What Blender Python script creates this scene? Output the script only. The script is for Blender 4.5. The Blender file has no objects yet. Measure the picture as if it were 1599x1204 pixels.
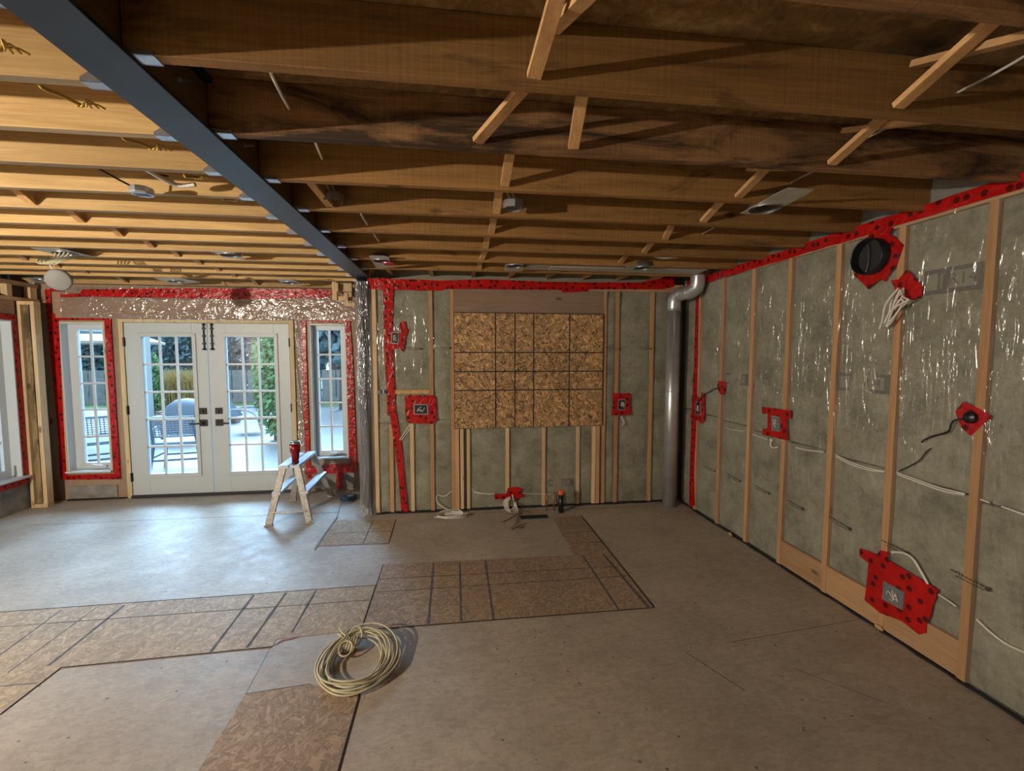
import bpy, bmesh, math, random
from math import sin, cos, pi, radians as RAD
from mathutils import Vector, Matrix
random.seed(7)
SC = bpy.context.scene
COL = SC.collection

# ------------------------------------------------------------------ camera, world, lights, exposure
CAM_F, CAM_YAW, CAM_PITCH, CAM_H = 696.934, .13, .0677, 1.6267
cam = bpy.data.cameras.new('camera')
cam.sensor_fit = 'HORIZONTAL'; cam.sensor_width = 36; cam.lens = CAM_F / 1599 * 36
cam.clip_start = .02; cam.clip_end = 300
camo = bpy.data.objects.new('camera', cam); COL.objects.link(camo)
camo.location = (0, 0, CAM_H); camo.rotation_euler = (pi / 2 - CAM_PITCH, 0, -CAM_YAW)
SC.camera = camo

W = bpy.data.worlds.new('sky'); SC.world = W; W.use_nodes = True
wn = W.node_tree; wn.nodes.clear()
wo = wn.nodes.new('ShaderNodeOutputWorld'); wb = wn.nodes.new('ShaderNodeBackground')
wb.inputs[0].default_value = (.50, .75, 1.0, 1); wb.inputs[1].default_value = 3.0
wn.links.new(wb.outputs[0], wo.inputs[0])

def lamp(name, kind, loc, energy, color, size=None, rot=None):
    l = bpy.data.lights.new(name, kind); l.energy = energy; l.color = color
    if kind == 'POINT': l.shadow_soft_size = size
    if kind == 'SUN': l.angle = size
    if kind == 'AREA': l.shape = 'DISK'; l.size = size
    o = bpy.data.objects.new(name, l); o.location = loc
    if rot: o.rotation_euler = rot
    COL.objects.link(o); return o
# the bare work light that stands left of the camera, and an unseen weak fill added behind it
lamp('work_light', 'POINT', (-3.8, .25, 1.97), 585, (1, .89, .74), .022)
lamp('rear_fill', 'POINT', (1.3, -2.2, 2.0), 6, (1, .92, .80), .12)
# bright cloud over the garden, shining in through the doors
lamp('cloudy_sun', 'SUN', (-4, 12, 8), 36, (.42, .69, 1), RAD(55), (RAD(-57), 0, RAD(6)))

SC.view_settings.view_transform = 'Standard'; SC.view_settings.look = 'None'
SC.view_settings.exposure = 0.0; SC.view_settings.gamma = 1; SC.view_settings.use_curve_mapping = False

# ------------------------------------------------------------------ measuring helpers
def ray(u, v):
    x = (u - 799.5) / CAM_F; z = -(v - 602) / CAM_F
    cp, sp = cos(CAM_PITCH), sin(CAM_PITCH)
    y = cp + sp * z; zz = -sp + cp * z
    c, s = cos(CAM_YAW), sin(CAM_YAW)
    return Vector((c * x + s * y, -s * x + c * y, zz))
def at(u, v, X=None, Y=None, Z=None):      # survey: the point of a wall, floor or ceiling plane seen at (u, v)
    r = ray(u, v)
    t = X / r.x if X is not None else Y / r.y if Y is not None else (Z - CAM_H) / r.z
    p = r * t; p.z += CAM_H
    return p
XR, YB, YD, XL = 2.486, 4.6157, 5.5215, -4.48      # right wall, back wall, garden wall, left wall
ZJ, ZS = 2.3945, 2.578                             # joist bottoms, subfloor
def R(u, v): return at(u, v, X=XR)
def B(u, v): return at(u, v, Y=YB)
def D(u, v): return at(u, v, Y=YD)
def FL(u, v): return at(u, v, Z=0)

# ------------------------------------------------------------------ materials
MATS = {}
def new_mat(name):
    m = bpy.data.materials.new(name); m.use_nodes = True; MATS[name] = m
    nt = m.node_tree; return m, nt, nt.nodes['Principled BSDF'], nt.nodes, nt.links
def plain(name, col, rough=.5, metal=0, spec=None, noise=0, nscale=20, bump=0):
    m, nt, b, N, L = new_mat(name)
    b.inputs['Base Color'].default_value = (*col, 1); b.inputs['Roughness'].default_value = rough
    b.inputs['Metallic'].default_value = metal
    if spec is not None: b.inputs['Specular IOR Level'].default_value = spec
    if noise or bump:
        g = N.new('ShaderNodeNewGeometry'); n = N.new('ShaderNodeTexNoise')
        n.inputs['Scale'].default_value = nscale; n.inputs['Detail'].default_value = 5
        L.new(g.outputs['Position'], n.inputs['Vector'])
        if noise:
            r = ramp(N, n.outputs['Fac'], L, [(.3, [c * (1 - noise) for c in col]), (.7, [min(1, c * (1 + noise)) for c in col])])
            L.new(r, b.inputs['Base Color'])
        if bump: add_bump(N, L, b, n.outputs['Fac'], bump)
    return m
def ramp(N, fac, L, stops):
    r = N.new('ShaderNodeValToRGB'); e = r.color_ramp.elements
    while len(e) < len(stops): e.new(.5)
    for el, (p, c) in zip(e, stops): el.position = p; el.color = (*c, 1) if len(c) == 3 else c
    L.new(fac, r.inputs[0]); return r.outputs[0]
def add_bump(N, L, b, h, s, dist=.01):
    bp = N.new('ShaderNodeBump'); bp.inputs['Strength'].default_value = s; bp.inputs['Distance'].default_value = dist
    L.new(h, bp.inputs['Height']); L.new(bp.outputs[0], b.inputs['Normal']); return bp
def mapped(N, L, scale, rot=(0, 0, 0), obj=False):
    mp = N.new('ShaderNodeMapping'); mp.inputs['Scale'].default_value = scale; mp.inputs['Rotation'].default_value = rot
    if obj: L.new(N.new('ShaderNodeTexCoord').outputs['Object'], mp.inputs[0])
    else: L.new(N.new('ShaderNodeNewGeometry').outputs['Position'], mp.inputs[0])
    return mp.outputs[0]
def mixc(N, L, a, b, fac, mode='MIX'):
    m = N.new('ShaderNodeMix'); m.data_type = 'RGBA'; m.blend_type = mode
    for sock, val in ((m.inputs[6], a), (m.inputs[7], b), (m.inputs[0], fac)):
        if hasattr(val, 'links'): L.new(val, sock)
        elif isinstance(val, (int, float)): sock.default_value = val
        else: sock.default_value = (*val, 1)
    return m.outputs[2]
def noise(N, L, vec, scale, detail=4, rough=.6, dist=0):
    n = N.new('ShaderNodeTexNoise'); n.inputs['Scale'].default_value = scale; n.inputs['Detail'].default_value = detail
    n.inputs['Roughness'].default_value = rough; n.inputs['Distortion'].default_value = dist
    L.new(vec, n.inputs['Vector']); return n.outputs['Fac']

def wood(name, axis, dark, light, stain=0, stain_col=(.03, .02, .012), rough=.65, saw=0):
    """lumber with the grain along axis; stain = share of water-dark blotches"""
    m, nt, b, N, L = new_mat(name)
    sc = [14, 14, 14]; sc['XYZ'.index(axis)] = .9
    oi = N.new('ShaderNodeObjectInfo')
    v = mapped(N, L, sc)
    add = N.new('ShaderNodeVectorMath'); add.operation = 'ADD'; L.new(v, add.inputs[0])
    mul = N.new('ShaderNodeMath'); mul.operation = 'MULTIPLY'; mul.inputs[1].default_value = 37; L.new(oi.outputs['Random'], mul.inputs[0])
    L.new(mul.outputs[0], add.inputs[1])
    f = noise(N, L, add.outputs[0], 1.6, 6, .65, .6)
    c = ramp(N, f, L, [(.28, dark), (.5, [(x + y) / 2 for x, y in zip(dark, light)]), (.72, light)])
    fs = [170, 170, 170]; fs['XYZ'.index(axis)] = 5
    fg = noise(N, L, mapped(N, L, fs), 1, 3, .6)
    c = mixc(N, L, c, ramp(N, fg, L, [(.3, (.80, .78, .76)), (.7, (1.12, 1.12, 1.12))]), .75, 'MULTIPLY')
    # board to board variation
    hv = N.new('ShaderNodeHueSaturation'); L.new(c, hv.inputs['Color'])
    mr = N.new('ShaderNodeMapRange'); L.new(oi.outputs['Random'], mr.inputs[0]); mr.inputs[3].default_value = .82; mr.inputs[4].default_value = 1.15
    L.new(mr.outputs[0], hv.inputs['Value']); c = hv.outputs[0]
    # knots
    ks = [5.5, 5.5, 5.5]; ks['XYZ'.index(axis)] = 2.4
    kv = N.new('ShaderNodeTexVoronoi'); kv.inputs['Scale'].default_value = 1; kv.inputs['Randomness'].default_value = 1
    L.new(mapped(N, L, ks), kv.inputs['Vector'])
    kf = ramp(N, kv.outputs['Distance'], L, [(.05, (1, 1, 1)), (.12, (0, 0, 0))])
    c = mixc(N, L, c, [x * .38 for x in dark], kf)
    if saw:
        ws = [0, 0, 0]; ws['XYZ'.index(axis)] = 90
        sf = noise(N, L, mapped(N, L, ws), 1, 2, .5)
        c = mixc(N, L, c, ramp(N, sf, L, [(.35, (.72, .7, .68)), (.65, (1.1, 1.1, 1.1))]), saw, 'MULTIPLY')
    if stain:
        ss = [7, 7, 7]; ss['XYZ'.index(axis)] = 1.7
        st = noise(N, L, mapped(N, L, ss), 1, 8, .68, .8)
        sm = ramp(N, st, L, [(.60 - stain * .3, (0, 0, 0)), (.75 - stain * .3, (.85, .85, .85))])
        c = mixc(N, L, c, stain_col, sm)
    L.new(c, b.inputs['Base Color']); b.inputs['Roughness'].default_value = rough
    b.inputs['Specular IOR Level'].default_value = .25
    add_bump(N, L, b, f, .12, .004)
    return m

def osb(name, plane, tone=1.0, tint=(1, 1, 1), contrast=1.0, scale=1.0):
    """oriented strand board: two layers of stretched flakes"""
    m, nt, b, N, L = new_mat(name)
    mid = (.40 * tone * tint[0], .25 * tone * tint[1], .115 * tone * tint[2])
    lo = [x * (1 - .55 * contrast) for x in mid]; hi = [min(1, x * (1 + .75 * contrast)) for x in mid]
    nz = N.new('ShaderNodeTexNoise'); nz.inputs['Scale'].default_value = 9; nz.inputs['Detail'].default_value = 3
    L.new(N.new('ShaderNodeNewGeometry').outputs['Position'], nz.inputs['Vector'])
    best = None
    for k, ang in enumerate((.25, 1.15, -.75, 2.0)):
        ax = {'XY': 2, 'XZ': 1, 'YZ': 0}[plane]; rot = [0, 0, 0]; rot[ax] = ang
        sc = {'XY': (15, 62, 20), 'XZ': (15, 20, 62), 'YZ': (20, 15, 62)}[plane]
        v0 = mapped(N, L, (1, 1, 1), rot)
        wv = N.new('ShaderNodeVectorMath'); wv.operation = 'MULTIPLY_ADD'; L.new(nz.outputs['Color'], wv.inputs[0]); wv.inputs[1].default_value = (.05, .05, .05); L.new(v0, wv.inputs[2])
        mp = N.new('ShaderNodeMapping'); mp.inputs['Scale'].default_value = [q * scale for q in sc]; mp.inputs['Location'].default_value = (k * 7.3, k * 3.1, 0); L.new(wv.outputs[0], mp.inputs[0])
        vo = N.new('ShaderNodeTexVoronoi'); vo.inputs['Scale'].default_value = 1; L.new(mp.outputs[0], vo.inputs['Vector'])
        sep = N.new('ShaderNodeSeparateColor'); L.new(vo.outputs['Color'], sep.inputs[0])
        cc = ramp(N, sep.outputs[1], L, [(.04, lo), (.3, [x * .85 for x in mid]), (.7, [x * 1.1 for x in mid]), (.97, hi)])
        if best is None: best, c = sep.outputs[0], cc
        else:
            gt = N.new('ShaderNodeMath'); gt.operation = 'GREATER_THAN'; L.new(sep.outputs[0], gt.inputs[0]); L.new(best, gt.inputs[1])
            c = mixc(N, L, c, cc, gt.outputs[0])
            mx = N.new('ShaderNodeMath'); mx.operation = 'MAXIMUM'; L.new(sep.outputs[0], mx.inputs[0]); L.new(best, mx.inputs[1]); best = mx.outputs[0]
    big = noise(N, L, mapped(N, L, (1.2, 1.2, 1.2)), 1, 3)
    c = mixc(N, L, c, ramp(N, big, L, [(.3, (.8, .8, .82)), (.7, (1.12, 1.1, 1.06))]), .8, 'MULTIPLY')
    L.new(c, b.inputs['Base Color']); b.inputs['Roughness'].default_value = .62; b.inputs['Specular IOR Level'].default_value = .3
    add_bump(N, L, b, best, .12, .003)
    return m

wood('joist_pine', 'X', (.42, .255, .095), (.60, .40, .17), rough=.6)
wood('joist_old', 'X', (.23, .118, .037), (.37, .200, .068), stain=.16, stain_col=(.05, .03, .016), saw=.5)
wood('joist_stained', 'X', (.20, .105, .045), (.33, .18, .08), stain=.58, stain_col=(.014, .011, .009), saw=.5)
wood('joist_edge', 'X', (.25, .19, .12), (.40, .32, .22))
wood('garden_wood', 'Z', (.30, .205, .135), (.41, .295, .205))
wood('strip_pine', 'Y', (.40, .22, .09), (.60, .37, .17))
wood('stud_pine', 'Z', (.42, .23, .105), (.58, .35, .18))
wood('stud_pale', 'Z', (.55, .38, .20), (.74, .56, .34))
wood('stud_stained', 'Z', (.34, .24, .12), (.48, .35, .19), stain=.55, stain_col=(.045, .03, .015))
wood('plate_pine', 'Y', (.42, .25, .13), (.58, .38, .21))
wood('board_pine', 'Y', (.46, .24, .09), (.62, .36, .16))
wood('header_ply', 'X', (.33, .20, .125), (.44, .28, .185))
wood('jamb_pine', 'Z', (.46, .36, .20), (.62, .50, .31))
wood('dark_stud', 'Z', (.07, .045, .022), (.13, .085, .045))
wood('packer_wood', 'Y', (.10, .06, .025), (.17, .105, .045))
osb('osb_wall', 'XZ', 1.0, (1.02, 1.0, 1.03), contrast=1.25, scale=1.35)
osb('osb_floor', 'XY', 1.0, (.96, 1.2, 1.8), contrast=.42, scale=1.4)
osb('osb_floor_dark', 'XY', .80, (1, 1.18, 1.8), contrast=.46, scale=1.4)

def m_subfloor():
    m, nt, b, N, L = new_mat('subfloor_under')
    v = mapped(N, L, (1, 1, 1))
    a = noise(N, L, v, 14, 6, .7, 1.2); d = noise(N, L, v, 1.7, 4, .6, .5)
    c = ramp(N, a, L, [(.3, (.10, .055, .018)), (.55, (.22, .125, .042)), (.75, (.36, .23, .11))])
    c = mixc(N, L, c, (.02, .016, .012), ramp(N, d, L, [(.56, (0, 0, 0)), (.68, (.9, .9, .9))]))
    L.new(c, b.inputs['Base Color']); b.inputs['Roughness'].default_value = .8
m_subfloor()

def m_floor():
    m, nt, b, N, L = new_mat('particle_board')
    v = mapped(N, L, (1, 1, 1))
    a = noise(N, L, v, 2.2, 6, .65); f = noise(N, L, v, 55, 4, .7); g = noise(N, L, v, 9, 5, .7)
    c = ramp(N, a, L, [(.3, (.335, .286, .232)), (.7, (.445, .388, .32))])
    c = mixc(N, L, c, ramp(N, f, L, [(.3, (.86, .85, .84)), (.7, (1.1, 1.1, 1.1))]), .7, 'MULTIPLY')
    best = None                                # small flakes lying every way
    for k, ang in enumerate((.3, 1.4, -.7)):
        st = N.new('ShaderNodeTexVoronoi'); st.inputs['Scale'].default_value = 1; L.new(mapped(N, L, (24, 52, 10), (0, 0, ang)), st.inputs['Vector'])
        sx = N.new('ShaderNodeSeparateColor'); L.new(st.outputs['Color'], sx.inputs[0])
        if best is None: best, tone = sx.outputs[0], sx.outputs[1]
        else:
            gt = N.new('ShaderNodeMath'); gt.operation = 'GREATER_THAN'; L.new(sx.outputs[0], gt.inputs[0]); L.new(best, gt.inputs[1])
            mm = N.new('ShaderNodeMix'); L.new(gt.outputs[0], mm.inputs[0]); L.new(tone, mm.inputs[2]); L.new(sx.outputs[1], mm.inputs[3]); tone = mm.outputs[0]
            mx = N.new('ShaderNodeMath'); mx.operation = 'MAXIMUM'; L.new(sx.outputs[0], mx.inputs[0]); L.new(best, mx.inputs[1]); best = mx.outputs[0]
    c = mixc(N, L, c, ramp(N, tone, L, [(.05, (.84, .82, .80)), (.5, (1, 1, 1)), (.95, (1.13, 1.12, 1.10))]), .6, 'MULTIPLY')
    w2 = noise(N, L, v, .8, 4, .6, .5)
    c = mixc(N, L, c, ramp(N, w2, L, [(.35, (.86, .86, .87)), (.65, (1.1, 1.1, 1.08))]), .9, 'MULTIPLY')
    # pale scuffs, worn and dusty
    c = mixc(N, L, c, (.52, .46, .39), ramp(N, g, L, [(.60, (0, 0, 0)), (.78, (.55, .55, .55))]))
    # dark chips
    vo = N.new('ShaderNodeTexVoronoi'); vo.inputs['Scale'].default_value = 11; L.new(v, vo.inputs['Vector'])
    c = mixc(N, L, c, (.07, .055, .04), ramp(N, vo.outputs['Distance'], L, [(.045, (.8, .8, .8)), (.09, (0, 0, 0))]))
    L.new(c, b.inputs['Base Color'])
    L.new(ramp(N, g, L, [(.3, (.46,) * 3), (.7, (.62,) * 3)]), b.inputs['Roughness'])
    b.inputs['Specular IOR Level'].default_value = .5
    add_bump(N, L, b, f, .12, .003)
m_floor()

def m_batt():
    m, nt, b, N, L = new_mat('mineral_wool')
    v = mapped(N, L, (1, 1, 1))
    a = noise(N, L, v, 4.5, 9, .74, .15); f = noise(N, L, v, 38, 5, .7)
    c = ramp(N, a, L, [(.30, (.165, .154, .102)), (.5, (.320, .300, .210)), (.70, (.45, .427, .312))])
    c = mixc(N, L, c, ramp(N, f, L, [(.3, (.8, .8, .8)), (.7, (1.12, 1.12, 1.12))]), .8, 'MULTIPLY')
    L.new(c, b.inputs['Base Color']); b.inputs['Roughness'].default_value = .95; b.inputs['Specular IOR Level'].default_value = .05
    add_bump(N, L, b, a, .7, .03)
m_batt()

def m_film(name, milk=.10, strength=.6, scale=(3, 3, 3), tint=(.93, .94, .95), refl=.05):
    """clear polythene: mostly see-through, with creases that catch the lamps"""
    m, nt, b, N, L = new_mat(name)
    N.remove(b); out = N['Material Output']
    v = mapped(N, L, scale)
    a = noise(N, L, v, 1.6, 3, .55, 1.6); c = noise(N, L, v, 6, 2, .5, .8)
    # soft ridges: |noise - .5|
    s1 = N.new('ShaderNodeMath'); s1.operation = 'SUBTRACT'; s1.inputs[1].default_value = .5; L.new(a, s1.inputs[0])
    s2 = N.new('ShaderNodeMath'); s2.operation = 'ABSOLUTE'; L.new(s1.outputs[0], s2.inputs[0])
    s3 = N.new('ShaderNodeMath'); s3.operation = 'MULTIPLY_ADD'; s3.inputs[1].default_value = .35; L.new(c, s3.inputs[0]); L.new(s2.outputs[0], s3.inputs[2])
    vv = N.new('ShaderNodeVectorMath'); vv.operation = 'MULTIPLY_ADD'; vv.inputs[1].default_value = (.5, .5, .5); vv.inputs[2].default_value = (0, 0, 0); L.new(v, vv.inputs[0])
    ve = N.new('ShaderNodeTexVoronoi'); ve.feature = 'DISTANCE_TO_EDGE'; ve.inputs['Scale'].default_value = 1.4; L.new(vv.outputs[0], ve.inputs['Vector'])
    e1 = N.new('ShaderNodeMapRange'); e1.inputs[1].default_value = 0; e1.inputs[2].default_value = .035; e1.inputs[3].default_value = .11; e1.inputs[4].default_value = 0; L.new(ve.outputs['Distance'], e1.inputs[0])
    s4 = N.new('ShaderNodeMath'); L.new(s3.outputs[0], s4.inputs[0]); L.new(e1.outputs[0], s4.inputs[1])
    bp = N.new('ShaderNodeBump'); bp.inputs['Strength'].default_value = strength; bp.inputs['Distance'].default_value = .05
    L.new(s4.outputs[0], bp.inputs['Height'])
    tr = N.new('ShaderNodeBsdfTransparent'); tr.inputs[0].default_value = (*tint, 1)
    df = N.new('ShaderNodeBsdfDiffuse'); df.inputs[0].default_value = (.75, .78, .78, 1); L.new(bp.outputs[0], df.inputs['Normal'])
    gl = N.new('ShaderNodeBsdfGlossy'); gl.inputs['Roughness'].default_value = .16; L.new(bp.outputs[0], gl.inputs['Normal'])
    lw = N.new('ShaderNodeLayerWeight'); lw.inputs['Blend'].default_value = .5
    pw = N.new('ShaderNodeMath'); pw.operation = 'POWER'; pw.inputs[1].default_value = 4; L.new(lw.outputs['Facing'], pw.inputs[0])
    fr = N.new('ShaderNodeMath'); fr.operation = 'MULTIPLY_ADD'; fr.inputs[1].default_value = .35; fr.inputs[2].default_value = refl; L.new(pw.outputs[0], fr.inputs[0])
    m1 = N.new('ShaderNodeMixShader'); m1.inputs[0].default_value = milk; L.new(tr.outputs[0], m1.inputs[1]); L.new(df.outputs[0], m1.inputs[2])
    m2 = N.new('ShaderNodeMixShader'); L.new(fr.outputs[0], m2.inputs[0]); L.new(m1.outputs[0], m2.inputs[1]); L.new(gl.outputs[0], m2.inputs[2])
    L.new(m2.outputs[0], out.inputs['Surface'])
m_film('film_right', .06, .8, (3, 4.6, .8))
m_film('film_back', .05, .45, (3.4, 3, .8))
m_film('film_header', .08, .9, (1.7, 1.7, 2.6), refl=.13)
m_film('film_post', .16, .8, (9, 9, 1.1), (.86, .89, .94), .16)

def m_tape():
    m, nt, b, N, L = new_mat('red_tape')
    v = mapped(N, L, (1, 1, 1))
    sp = N.new('ShaderNodeSeparateXYZ'); L.new(v, sp.inputs[0]); ad = N.new('ShaderNodeMath'); L.new(sp.outputs[0], ad.inputs[0]); L.new(sp.outputs[1], ad.inputs[1])
    cb = N.new('ShaderNodeCombineXYZ'); L.new(ad.outputs[0], cb.inputs[0]); L.new(sp.outputs[2], cb.inputs[1])
    vo = N.new('ShaderNodeTexVoronoi'); vo.voronoi_dimensions = '2D'; vo.inputs['Scale'].default_value = 13.5; vo.inputs['Randomness'].default_value = .7; L.new(cb.outputs[0], vo.inputs['Vector'])
    dots = ramp(N, vo.outputs['Distance'], L, [(.17, (.88, .88, .88)), (.25, (0, 0, 0))])
    a = noise(N, L, v, 9, 3)
    c = ramp(N, a, L, [(.3, (.34, .004, .004)), (.7, (.50, .009, .008))])
    c = mixc(N, L, c, (.04, .004, .004), dots)
    L.new(c, b.inputs['Base Color']); b.inputs['Roughness'].default_value = .26; b.inputs['Specular IOR Level'].default_value = .5
    w = noise(N, L, v, 16, 3, .55, 1.0)
    add_bump(N, L, b, w, .5, .02)
m_tape()
plain('tape_plain', (.52, .01, .01), .3, bump=.3, nscale=30)

def m_glass():
    m, nt, b, N, L = new_mat('pane_glass'); N.remove(b)
    tr = N.new('ShaderNodeBsdfTransparent'); tr.inputs[0].default_value = (.94, .965, .97, 1)
    gl = N.new('ShaderNodeBsdfGlossy'); gl.inputs['Roughness'].default_value = .02
    fr = N.new('ShaderNodeFresnel'); fr.inputs['IOR'].default_value = 1.4
    mx = N.new('ShaderNodeMixShader'); L.new(fr.outputs[0], mx.inputs[0]); L.new(tr.outputs[0], mx.inputs[1]); L.new(gl.outputs[0], mx.inputs[2])
    L.new(mx.outputs[0], N['Material Output'].inputs['Surface'])
m_glass()
plain('steel_paint', (.021, .031, .046), .42, .25, noise=.18, nscale=9)
plain('galvanised', (.55, .58, .62), .32, .9, noise=.15, nscale=14)
plain('galvanised_dull', (.46, .46, .42), .5, .2, noise=.12, nscale=12)
plain('duct_metal', (.58, .61, .64), .33, .72, noise=.12, nscale=6)
plain('black_metal', (.012, .012, .014), .4, .2)
plain('black_plastic', (.010, .012, .014), .32)
plain('dark_box', (.02, .02, .024), .6)
plain('grey_box', (.20, .215, .225), .5, .3)
plain('white_paint', (.50, .545, .55), .42)
plain('white_vinyl', (.58, .63, .66), .4)
plain('white_cable', (.68, .65, .58), .5)
plain('cream_cable', (.50, .45, .29), .5)
plain('yellow_cable', (.55, .36, .06), .5)
plain('black_cable', (.014, .013, .012), .5)
plain('copper', (.42, .17, .08), .4, .7)
plain('copper_dull', (.16, .07, .045), .6, .2)
plain('aluminium_worn', (.36, .35, .325), .5, .4, noise=.25, nscale=30)
plain('aluminium_tread', (.60, .64, .70), .42, .5, noise=.1, nscale=40)
plain('sticker_red', (.30, .10, .09), .6)
plain('tumbler_red', (.27, .010, .014), .22, .25)
plain('steel_bright', (.66, .67, .70), .18, 1)
plain('clear_lid', (.22, .25, .28), .15)
plain('chalk_blue', (.02, .06, .11), .4)
plain('chalk_line', (.10, .10, .105), .9, noise=.3, nscale=25)
plain('seam_dark', (.018, .015, .012), .95)
plain('grey_disc', (.23, .23, .22), .6)
plain('orange_cap', (.72, .12, .03), .5)
plain('grille_black', (.025, .027, .03), .5)
plain('ink', (.05, .048, .04), .9)
plain('ink_faint', (.15, .138, .11), .95, noise=.2, nscale=40)
plain('wool_light', (.28, .262, .20), .95)
plain('wall_plain', (.20, .18, .15), .9)
plain('concrete_block', (.22, .21, .19), .9, noise=.3, nscale=8)
plain('gap', (.016, .015, .014), .95, bump=.5, nscale=60)  # near black, for the shade in the gaps at the wall feet
plain('foam_bit', (.50, .34, .15), .9)
# garden
def m_paver():
    m, nt, b, N, L = new_mat('patio_paver')
    br = N.new('ShaderNodeTexBrick'); L.new(mapped(N, L, (1, 1, 1), (0, 0, .12)), br.inputs['Vector'])
    br.inputs['Scale'].default_value = 1; br.inputs['Brick Width'].default_value = .6; br.inputs['Row Height'].default_value = .3
    br.inputs['Mortar Size'].default_value = .008
    br.inputs['Color1'].default_value = (.125, .125, .125, 1); br.inputs['Color2'].default_value = (.15, .15, .15, 1); br.inputs['Mortar'].default_value = (.07, .07, .07, 1)
    L.new(br.outputs['Color'], b.inputs['Base Color']); b.inputs['Roughness'].default_value = .5
m_paver()
plain('lawn', (.10, .14, .05), .9, noise=.4, nscale=3)
plain('leaf_green', (.15, .27, .12), .7, noise=.5, nscale=9)
plain('leaf_bright', (.16, .30, .12), .7, noise=.5, nscale=9)
plain('leaf_hazy_blue', (.14, .22, .235), .8, noise=.5, nscale=4)  # paler and bluer: haze over the trees put into the colour
plain('leaf_grey', (.27, .27, .31), .9, noise=.3, nscale=5)  # lightened, garden haze painted into the grey
plain('grass_straw', (.42, .29, .10), .85, noise=.3, nscale=12)
plain('bark', (.10, .085, .075), .9)
plain('patio_grey', (.085, .105, .135), .5)  # bluish haze put into the furniture colour
plain('patio_mesh', (.15, .18, .225), .6)  # same painted haze, paler
plain('stone_rust', (.27, .20, .16), .85, noise=.4, nscale=12)
plain('fence_grey', (.26, .25, .25), .8, noise=.15, nscale=5)
plain('canvas_cream', (.42, .38, .30), .8)
plain('house_white', (.40, .42, .44), .7)

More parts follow.
